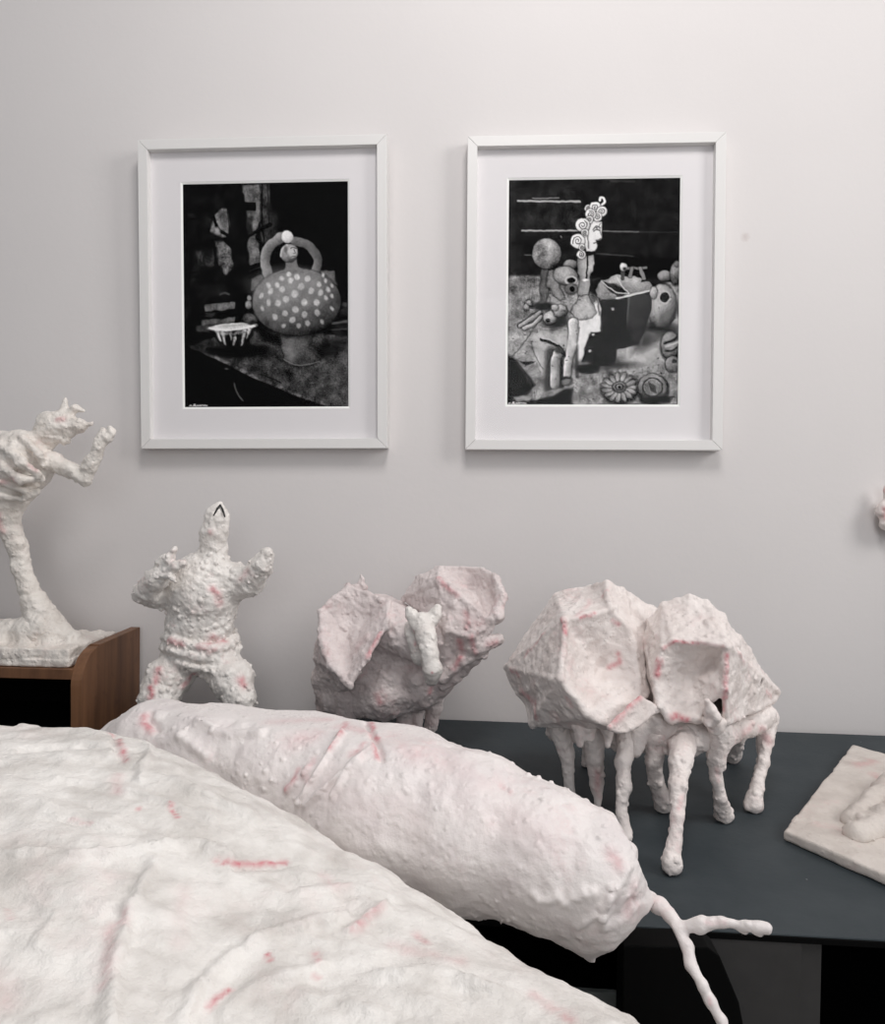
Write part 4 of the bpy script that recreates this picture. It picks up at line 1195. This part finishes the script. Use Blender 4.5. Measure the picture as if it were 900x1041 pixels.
facets(c, GV, [t.split() for t in ('G2 G3 GM|G3 G4 GM|G4 G5 GM|G5 G6 GM|G6 G7 GM|G7 G8 GM|G8 G9 GM|G9 G10 GM|G10 G11 GM|G11 G12 GM|G12 G2 GM|G0 G1 G12|G1 G2 G12|G0 G12 H0|G12 G11 H0|G11 G10 H0|G10 H1 H0|G9 H1 G10|'
                                   'G8 H1 G9|G8 H2 H1|H0 H1 H3|H1 H2 H3|H0 H3 H4|G2 G1 K|G4 G3 K|G3 G2 K|G5 G4 K|G6 G5 K|G7 G6 K|H2 G8 K|G8 G7 K|H3 H2 K|H4 H3 K').split('|')], 0.004, 0.004)
c.chain([(503, 586, -.165, 3), (511, 606, -.187, 4.5), (507, 626, -.197, 6), (495, 632, -.20, 5)], 0.004)
c.chain([(484, 660, -.20, 8), (498, 653, -.195, 7), (508, 650, -.19, 5)], 0.004)
c.chain([(492, 664, -.195, 4), (470, 672, -.20, 5), (450, 690, -.19, 5)], 0.004)
c.rough(lambda P: 0.0028 * fbm(P, 45, 3, seed=2) + 0.0012 * fbm(P, 120, 2) + 0.0042 * lumps(P, 105, 0.16), 0.012)
S = Surf(*c.mesh())
for q in (([(388, 640), (378, 655), (372, 665)], 3, 0.6), ([(416, 643), (419, 650)], 2.5, 0.6), ([(380, 705), (384, 712)], 3.5, 0.6), ([(446, 583), (448, 592), (462, 602)], 3, 0.5), ([(464, 655), (466, 665), (458, 675)], 4, 0.6),
          ([(477, 648), (482, 660), (484, 668)], 3, 0.65), ([(424, 670), (428, 676)], 5, 0.3), ([(436, 696), (437, 704)], 2.5, 0.8), ([(470, 620), (478, 635)], 3, 0.4), ([(368, 645), (360, 655)], 6, 0.15), ([(500, 655), (508, 652)], 4, 0.5)):
    S.red(*q)
S.build('body', M_MAUVE, root, OR)
# horse face
c = Clay(*bounds([at(408, 605, -.24), at(455, 705, -.24), at(430, 650, -.27), at(430, 650, -.185)], 0.004), 0.0011)
c.chain([(420, 642, -.19, 12), (430, 636, -.222, 11)], 0.006)
c.chain([(430, 634, -.225, 12), (434, 648, -.24, 10), (437, 664, -.25, 8.5), (440, 681, -.254, 9.5), (439, 691, -.25, 7)], 0.006)
c.chain([(424, 632, -.225, 8), (418, 625, -.222, 6), (415.5, 620, -.22, 3.5)], 0.003)
c.chain([(438, 630, -.225, 8), (443, 624, -.222, 6.5), (446, 618, -.22, 4)], 0.003)
c.chain([(420, 646, -.215, 8), (428, 668, -.22, 9)], 0.008)
c.ell(at(441, 631, -.241), (rad(3.2, -.23), rad(5, -.23), rad(8, -.23)), [(0.85, 0, 0.5), (0, 1, 0), (-0.5, 0, 0.85)], 0.0, True)
c.rough(lambda P: 0.0013 * fbm(P, 70, 3) + 0.003 * lumps(P, 130, 0.15), 0.01)
S = Surf(*c.mesh())
S.red([(417, 645), (419, 652)], 2, 0.5); S.red([(436, 682)], 1.3, 0.8)
tag(S.build('head', M_PL, root, OR), 'small pale horse face with two pricked ears')
for n, (pts, ft, fr) in enumerate((([(334, 690, -.10, 15), (332, 720, -.09, 10)], (335, 748), 9), ([(352, 705, -.15, 13), (352, 730, -.15, 9)], (352, 760), 9),
                                   ([(408, 705, -.15, 12), (411, 725, -.14, 8)], (412, 755), 8), ([(426, 700, -.13, 10), (424, 722, -.115, 7)], (423, 750), 7), ([(443, 692, -.10, 13), (441, 720, -.09, 8)], (438, 745), 7))):
    leg('leg', pts, ft, fr, root, OR, M_MAUVE, 0.004, 40 + 3.0 * n)

# ------------------------------------------------------------------ relief tile on the right
A = atz(797, 844, BT + 0.012); B = atz(867, 757, BT + 0.012); C2 = atz(900, 889, BT + 0.012)
ux = (C2 - A) / np.linalg.norm(C2 - A); uy0 = B - A; ln = np.linalg.norm(uy0)
uy = uy0 - ux * (uy0 @ ux); ly = np.linalg.norm(uy); uy /= ly
shear = (uy0 @ ux)
wid = 0.26
ctr = A + ux * (wid / 2 + shear * 0.5) + uy * ly / 2; ctr[2] = BT
root = thing('relief_tile', tuple(ctr), 'flat beige plaster slab with a raised moulding, lying flat on bench', 'slab')
OR = np.array(root.location)
axes = np.array([ux, uy, [0, 0, 1]])
quad = [A[:2], A[:2] + ux[:2] * wid, A[:2] + ux[:2] * wid + uy0[:2], B[:2]]
lo = np.array([min(q[0] for q in quad) - 0.01, min(q[1] for q in quad) - 0.01, BT - 0.004]); hi = np.array([max(q[0] for q in quad) + 0.01, max(q[1] for q in quad) + 0.01, BT + 0.06])


def poly_clay(quad, lo, hi, h, z0, z1, R):
    c = Clay(lo, hi, h)
    X, Y = np.meshgrid(c.ax[0], c.ax[1], indexing='ij')
    d2 = poly_sdf(X, Y, quad)[:, :, None]
    dz = np.abs(c.ax[2] - (z0 + z1) / 2)[None, None, :] - (z1 - z0) / 2
    a, b = d2 + R, dz + R
    c.f = (np.minimum(np.maximum(a, b), 0) + np.hypot(np.maximum(a, 0), np.maximum(b, 0)) - R).astype(np.float32)
    return c


def poly_sdf(X, Y, pts):
    d = np.full(X.shape, 1e9); ins = np.zeros(X.shape, bool)
    pts = [(float(p[0]), float(p[1])) for p in pts]
    for (x0, y0), (x1, y1) in zip(pts, pts[1:] + pts[:1]):
        ex, ey = x1 - x0, y1 - y0
        t = np.clip(((X - x0) * ex + (Y - y0) * ey) / (ex * ex + ey * ey + 1e-12), 0, 1)
        d = np.minimum(d, (X - x0 - t * ex) ** 2 + (Y - y0 - t * ey) ** 2)
        c = (y0 > Y) != (y1 > Y)
        ins ^= c & (X < (x1 - x0) * (Y - y0) / ((y1 - y0) if y1 != y0 else 1e-12) + x0)
    return np.where(ins, -np.sqrt(d), np.sqrt(d))


c = poly_clay(quad, lo, hi, 0.0018, BT + 0.0006, BT + 0.0125, 0.0025)
c.rough(lambda P: 0.0012 * fbm(P, 35, 3) + 0.0022 * lumps(P, 120, 0.07), 0.01)
c.clip_below(BT + 0.0004)
S = Surf(*c.mesh())
S.red([(870, 775), (888, 770)], 6, 0.3); S.red([(885, 783), (895, 790)], 5, 0.3)
S.build('tile', M_TILE, root, OR)
c = Clay(lo, hi + np.array([0, 0, 0.03]), 0.0018)
def T_(px, py, dz=0.0): 
    q = atz(px, py, BT + 0.0125); q[2] += dz; return q
for a, b, ra, rb in (((866, 836), (905, 800), 0.012, 0.014), ((872, 850), (905, 838), 0.014, 0.018), ((896, 812), (930, 780), 0.012, 0.012), ((905, 838), (945, 820), 0.018, 0.02)):
    c.cone(T_(*a, 0.001), T_(*b, 0.001), ra, rb, 0.01)
c.rough(lambda P: 0.0025 * fbm(P, 45, 3) + 0.003 * lumps(P, 110, 0.2), 0.01)
c.clip_below(BT + 0.011)
S = Surf(*c.mesh()); S.build('moulding', M_TILE, root, OR)

# crumbs of plaster by the bench's front edge
for k, (px, py, lab) in enumerate(((428, 911, 'tiny white plaster crumb on the bench between limb and body'), (469, 931, 'tiny white plaster crumb at the very front edge of the bench'))):
    q = atz(px, py, BT + 0.002)
    q[1] = max(q[1], -0.583 - 0.0216 * q[0])
    c = Clay(q - 0.008, q + 0.008, 0.0006)
    c.cone(q + np.array([-0.0022, -0.0006, 0.0]), q + np.array([0.0022, 0.0006, 0.0006]), 0.0019, 0.0015, 0.001)
    c.rough(lambda P: 0.0007 * fbm(P, 300, 2), 0.004)
    c.clip_below(BT + 0.0002)
    V, F = c.mesh()
    b_ = np.array([q[0], q[1], BT])
    o = from_np('plaster_crumb', V, F, M_PL, None, b_)
    o.location = b_
    tag(o, lab, 'crumb', 'plaster crumbs on the bench')

# ------------------------------------------------------------------ plaster fragment fixed to the wall at the right edge
q0 = at(902, 522, -0.02)
root = thing('wall_relief_fragment', (q0[0], 0.0, q0[2]), 'small lumpy pinkish plaster fragment fixed to the white wall', 'wall sculpture')
OR = np.array(root.location)
c = Clay(q0 + np.array([-0.03, -0.03, -0.05]), q0 + np.array([0.11, 0.029, 0.07]), 0.0014)
c.chain([(900, 519, -.02, 9), (915, 525, -.02, 13), (935, 515, -.02, 18), (950, 500, -.02, 14)], 0.008)
c.chain([(903, 532, -.022, 8), (915, 536, -.02, 9)], 0.006)
c.chain([(904, 512, -.02, 5), (902, 496, -.022, 3)], 0.004)
c.cone(at(935, 515, -.03), at(935, 515, -.004), 0.02, 0.014, 0.006)
c.rough(lambda P: 0.0025 * fbm(P, 60, 3) + 0.004 * lumps(P, 100, 0.25), 0.01)
V, F = c.mesh(); V[:, 1] = np.minimum(V[:, 1], -0.0006)
S = Surf(V, F)
S.red([(896, 520), (899, 528)], 3, 0.6); S.red([(898, 500)], 4, 0.5)
S.build('fragment', M_BEAST, root, OR)

# ------------------------------------------------------------------ the big reclining body with its limb
RIDGE = [(-160, 742, -.60), (0, 737, -.62), (60, 734, -.63), (125, 738, -.64), (200, 762, -.665), (265, 796, -.68), (330, 850, -.70), (362, 884, -.71), (395, 899, -.72), (450, 934, -.745),
         (520, 985, -.78), (570, 1019, -.80), (632, 1041, -.82), (700, 1064, -.85)]
R = 0.10
rp = [at(*q) for q in RIDGE]
outl = []
for i, p in enumerate(rp):
    a = rp[max(0, i - 1)]; b = rp[min(len(rp) - 1, i + 1)]
    t = (b - a)[:2]; t /= np.linalg.norm(t); nrm = np.array([-t[1], t[0]])
    v = p - CAM; th = math.atan2(-v[2], math.hypot(v[0], v[1]) * abs((v[:2] / np.linalg.norm(v[:2])) @ nrm))
    outl.append((p[:2] + nrm * R * (1 - math.sin(th)), p[2] + R * (1 - math.cos(th)), nrm))
plan = [tuple(o[0]) for o in outl] + [(0.20, -1.03), (0.10, -1.09), (-0.85, -1.09), (-0.92, -0.9), (-0.9, -0.62)]
root = thing('reclining_body_sculpture', (-0.35, -0.85, 0.60), 'huge white plaster reclining body with one outstretched limb filling the foreground', 'sculpture')
OR = np.array(root.location)
c = Clay((-0.98, -1.12, 0.585), (0.30, -0.50, 1.0), 0.0027)
X, Y = np.meshgrid(c.ax[0], c.ax[1], indexing='ij')
d2 = poly_sdf(X, Y, plan)
# crest height: blend of the heights along the ridge
rx = np.array([o[0] - o[2] * R for o in outl]); rz = np.array([o[1] for o in outl])
w = 0; zt_ = 0
for q, z in zip(rx, rz):
    k = 1 / ((X - q[0]) ** 2 + (Y - q[1]) ** 2 + 0.006) ** 1.5
    w = w + k; zt_ = zt_ + k * z
zt_ = zt_ / w
P2 = np.stack([X.ravel(), Y.ravel(), np.zeros(X.size)], -1)
zt_ = zt_ + (0.008 * fbm(P2, 6, 3, seed=11) * 1.0).reshape(X.shape) * np.clip(-(d2 + R) / 0.06, 0, 1)
z0 = 0.60
zm = (zt_ + z0) / 2; hf = (zt_ - z0) / 2
dz = np.abs(c.ax[2][None, None, :] - zm[:, :, None]) - hf[:, :, None]
a, b = d2[:, :, None] + R, dz + R
c.f = (np.minimum(np.maximum(a, b), 0) + np.hypot(np.maximum(a, 0), np.maximum(b, 0)) - R).astype(np.float32)
c.clip_below(z0)
c.rough(lambda P: 0.0036 * fbm(P * np.array([1.0, 1.6, 1]), 16, 3, seed=21) + 0.0022 * fbm(P * np.array([0.7, 1.4, 1]), 50, 3, 0.6, seed=2) + 0.0025 * lumps(P, 150, 0.06), 0.02)
c.f = np.maximum(c.f, np.minimum((Y + 0.604 + 0.0216 * X).astype(np.float32)[:, :, None], (BT + 0.006 - c.ax[2])[None, None, :]))
c.clip_below(z0 + 0.001)
S = Surf(*c.mesh())
for q in (([(112, 1040), (118, 975), (132, 925), (150, 885), (156, 876)], 8, 4.5), ([(185, 1038), (200, 1005), (230, 975), (262, 953), (320, 935), (352, 930)], 8, 4.5),
          ([(70, 868), (120, 865), (160, 858), (205, 856), (236, 868)], 7, 4.0), ([(40, 826), (90, 836), (140, 846)], 4, -2.0), ([(0, 866), (50, 862)], 6, 2.5), ([(225, 1030), (260, 1000), (330, 980)], 8, 3.5),
          ([(118, 740), (124, 770)], 3.5, -2.5), ([(146, 738), (150, 765), (140, 790)], 5, 2.5), ([(240, 880), (292, 878)], 4, -2.5), ([(355, 945), (392, 917)], 6, 3.0), ([(300, 905), (360, 900), (400, 912)], 7, 3),
          ([(30, 910), (55, 930), (35, 955)], 4, 2), ([(380, 990), (450, 985), (520, 1010)], 9, 3.5), ([(60, 790), (130, 800), (220, 830)], 6, 2), ([(20, 760), (90, 755)], 6, -2), ([(300, 1010), (390, 1030)], 10, 3), ([(180, 790), (260, 830)], 9, 2.0)):
    S.ridge(q[0], q[1] * 0.75, q[2] * 2.0)
S.x, S.y, S.z = proj(S.V)
for q in (([(114, 738), (122, 755), (125, 770)], 3, 0.75), ([(121, 785), (119, 803)], 6, 0.25), ([(175, 815), (179, 828)], 2.2, 0.75), ([(138, 819)], 2.5, 0.8), ([(220, 874), (255, 876), (290, 875)], 3.5, 0.85), ([(362, 942), (375, 930), (390, 918)], 6, 0.55),
          ([(215, 1022), (222, 1014), (231, 1006)], 3.5, 0.95), ([(275, 969), (278, 973)], 3, 0.75), ([(320, 968), (327, 972)], 4, 0.55), ([(322, 990), (326, 992)], 3, 0.4), ([(425, 950), (430, 954)], 6, 0.5), ([(112, 940), (106, 1000)], 7, 0.3),
          ([(125, 925), (124, 935)], 5, 0.4), ([(545, 1010), (575, 1028)], 8, 0.35), ([(574, 1030), (580, 1036)], 6, 0.6), ([(8, 925), (10, 930)], 4, 0.3), ([(0, 990), (10, 1020)], 10, 0.15), ([(400, 960), (470, 975)], 8, 0.2), ([(330, 890), (350, 900)], 7, 0.2),
          ([(70, 832), (95, 837)], 2, 0.25), ([(190, 900), (180, 960)], 8, 0.12)):
    S.red(*q)
S.build('body', M_BODY, root, OR)

AX = [(130, 764, -.47, 36), (158, 762, -.485, 48), (220, 775, -.505, 57), (300, 793, -.53, 68), (400, 824, -.565, 84), (480, 845, -.595, 75), (550, 867, -.625, 65), (600, 885, -.645, 58)]
lo, hi = bounds([at(*q[:3]) for q in AX] + [at(680, 990, -.66)], 0.05)
lo[2] = 0.66
c = Clay(lo, hi, 0.0014)
for p, q in zip(AX[:-1], AX[1:]):
    c.cone(at(*p[:3]), at(*q[:3]), rad(p[3], p[2]), rad(q[3], q[2]), 0.012)
# sawn-off flared end
ax = at(665, 930, -.675) - at(560, 880, -.63); ax /= np.linalg.norm(ax)
c.chain([(545, 878, -.625, 48), (580, 900, -.64, 42), (608, 922, -.65, 38)], 0.02)
c.chain([(560, 905, -.635, 22), (590, 943, -.648, 18), (602, 968, -.65, 7)], 0.016)
c.chain([(622, 893, -.645, 38), (652, 915, -.655, 16)], 0.012)
sl, g = c._slice(lo, hi, 0)
pc = at(638, 925, -.655)
e1 = at(602, 975, -.65); e2 = at(667, 917, -.66); e3 = at(640, 862, -.65)
nn = np.cross(e2 - e1, np.array([0.0, 1, 0]) * 0.1 + (pc - CAM) * 0.25); nn /= np.linalg.norm(nn)
if nn @ ax < 0: nn = -nn
dpl = ((g[0] - e1[0]) * nn[0] + (g[1] - e1[1]) * nn[1] + (g[2] - e1[2]) * nn[2]).astype(np.float32)
c.f = np.maximum(c.f, dpl)
nn2 = np.cross(e3 - e2, (pc - CAM)); nn2 /= np.linalg.norm(nn2)
if nn2 @ RT < 0: nn2 = -nn2
dpl = ((g[0] - e2[0]) * nn2[0] + (g[1] - e2[1]) * nn2[1] + (g[2] - e2[2]) * nn2[2]).astype(np.float32)
c.f = np.maximum(c.f, dpl)
c.chain([(600, 968, -.648, 5), (604, 977, -.65, 2.5)], 0.006)
c.chain([(640, 866, -.645, 9)], 0.006)
c.rough(lambda P: 0.0022 * fbm(P, 22, 3, seed=31) + 0.0009 * fbm(P, 80, 2) + 0.0034 * lumps(P, 230, 0.2) * np.clip(0.55 + 1.2 * fbm(P, 14, 2, seed=3), 0, 1.2), 0.016)
S = Surf(*c.mesh())
for q in (([(300, 815), (312, 795), (325, 775), (345, 742)], 4, 3.2), ([(308, 815), (335, 792), (360, 770), (376, 757)], 4, 3.2), ([(335, 806), (348, 785), (362, 772)], 4, 2.6), ([(290, 800), (310, 778)], 5, 2.5), ([(372, 731), (382, 755), (386, 770)], 3.5, -2.5),
          ([(200, 730), (230, 745), (262, 742)], 6, 3), ([(150, 722), (158, 740)], 4, -2.5), ([(180, 745), (205, 765)], 6, 2.5), ([(612, 945), (622, 915), (640, 880)], 6, 3.0), ([(585, 945), (610, 930), (625, 900)], 5, 2.2), ([(540, 912), (580, 915), (600, 905)], 6, 2.5), ([(620, 940), (655, 912)], 5, -2)):
    S.ridge(q[0], q[1] * 0.85, q[2] * 1.7)
S.x, S.y, S.z = proj(S.V)
for q in (([(286, 803), (293, 792), (300, 781)], 4, 0.55), ([(333, 757), (342, 745), (350, 731)], 4, 0.6), ([(374, 731), (382, 748), (387, 767)], 3.6, 0.85), ([(145, 726), (157, 740)], 5, 0.65), ([(318, 770), (310, 790)], 5, 0.3), ([(356, 764), (368, 752)], 4, 0.4), ([(300, 750), (320, 742)], 12, 0.25),
          ([(345, 735), (365, 740)], 9, 0.3), ([(400, 745), (420, 760), (450, 775)], 16, 0.16), ([(440, 765), (500, 790)], 20, 0.13), ([(512, 796), (516, 802)], 4, 0.4), ([(622, 866), (628, 876)], 8, 0.35), ([(650, 905), (640, 925)], 9, 0.25), ([(280, 730), (330, 728)], 9, 0.2), ([(330, 790), (420, 830)], 22, 0.10), ([(450, 800), (560, 850)], 26, 0.10)):
    S.red(*q)
limb = S.build('limb', M_LIMB, root, OR)
c = Clay(*bounds([at(650, 900, -.64), at(792, 935, -.72), at(760, 1085, -.74), at(650, 1085, -.62)], 0.01), 0.0012)
c.chain([(655, 912, -.64, 9), (670, 920, -.66, 8), (682, 932, -.672, 6.5), (691, 943, -.68, 6.5)], 0.004)
c.chain([(691, 943, -.68, 5.5), (712, 940, -.685, 6.8), (735, 938, -.69, 5.6), (758, 940, -.695, 5), (780, 943, -.70, 5)], 0.003)
c.chain([(752, 943, -.693, 4), (757, 946, -.693, 3)], 0.002); c.chain([(768, 945, -.697, 3), (772, 948, -.697, 2.2)], 0.002)
c.chain([(691, 944, -.68, 6), (698, 962, -.69, 6.5), (703, 982, -.70, 5.8), (714, 1002, -.71, 5.4), (722, 1018, -.715, 4.6), (734, 1038, -.72, 4.8), (752, 1072, -.735, 3.5)], 0.003)
c.rough(lambda P: 0.0013 * fbm(P, 70, 3) + 0.0015 * fbm(P, 30, 2), 0.008)
S = Surf(*c.mesh())
S.red([(718, 1012), (720, 1018)], 2, 0.4); S.red([(716, 935), (735, 936)], 3, 0.25)
V, F = S.V, S.F
S.build('branch', M_LIMB, limb, OR)

# the board box the body lies on (hidden from this side by the body)
t = box_obj('low_plinth', (-0.38, -0.14, 0.0), (0.38, 0.14, 0.6), M_PLINTH, None, 0.002)
t.location = (-0.38, -0.86, 0.0)
tag(t, 'plain box plinth carrying the big reclining body', 'plinth')

# ------------------------------------------------------------------ light
def area(name, loc, target, sx, sy, power, col):
    l = bpy.data.lights.new(name, 'AREA'); l.shape = 'RECTANGLE'; l.size = sx; l.size_y = sy; l.energy = power; l.color = col
    o = bpy.data.objects.new(name, l); link(o)
    o.location = loc
    o.rotation_euler = (Vector(target) - Vector(loc)).to_track_quat('-Z', 'Y').to_euler()
    return o


area('window_light', (1.95, -1.15, 2.15), (-0.3, -0.2, 1.3), 0.7, 1.0, 19, (1.0, 0.975, 0.955))
area('ceiling_lamp', (0.12, -1.05, 2.62), (0.0, -0.3, 1.2), 0.5, 0.5, 12.5, (1.0, 0.965, 0.95))
area('rear_fill_light', (0.5, -3.3, 1.75), (0.0, -0.5, 0.8), 1.6, 1.3, 13, (0.98, 0.985, 1.0))  # added soft fill from behind the camera, lifts the statues' fronts
wd_ = bpy.data.worlds.new('room_ambient'); SC.world = wd_; wd_.use_nodes = True
bg = wd_.node_tree.nodes['Background']; bg.inputs[0].default_value = (0.93, 0.96, 1.0, 1); bg.inputs[1].default_value = 0.25

# ------------------------------------------------------------------ camera object
cd = bpy.data.cameras.new('camera'); cam = bpy.data.objects.new('camera', cd); link(cam)
cd.sensor_fit = 'AUTO'; cd.sensor_width = 36.0
cd.lens = FPX / H * 36.0
cd.clip_start = 0.01
from mathutils import Matrix
cam.matrix_world = Matrix(((RT[0], UP[0], -FW[0], CAM[0]), (RT[1], UP[1], -FW[1], CAM[1]), (RT[2], UP[2], -FW[2], CAM[2]), (0, 0, 0, 1)))
SC.camera = cam
SC.view_settings.view_transform = 'Standard'
SC.view_settings.look = 'None'
SC.view_settings.exposure = 0.1
SC.view_settings.gamma = 1.0
SC.view_settings.use_curve_mapping = False
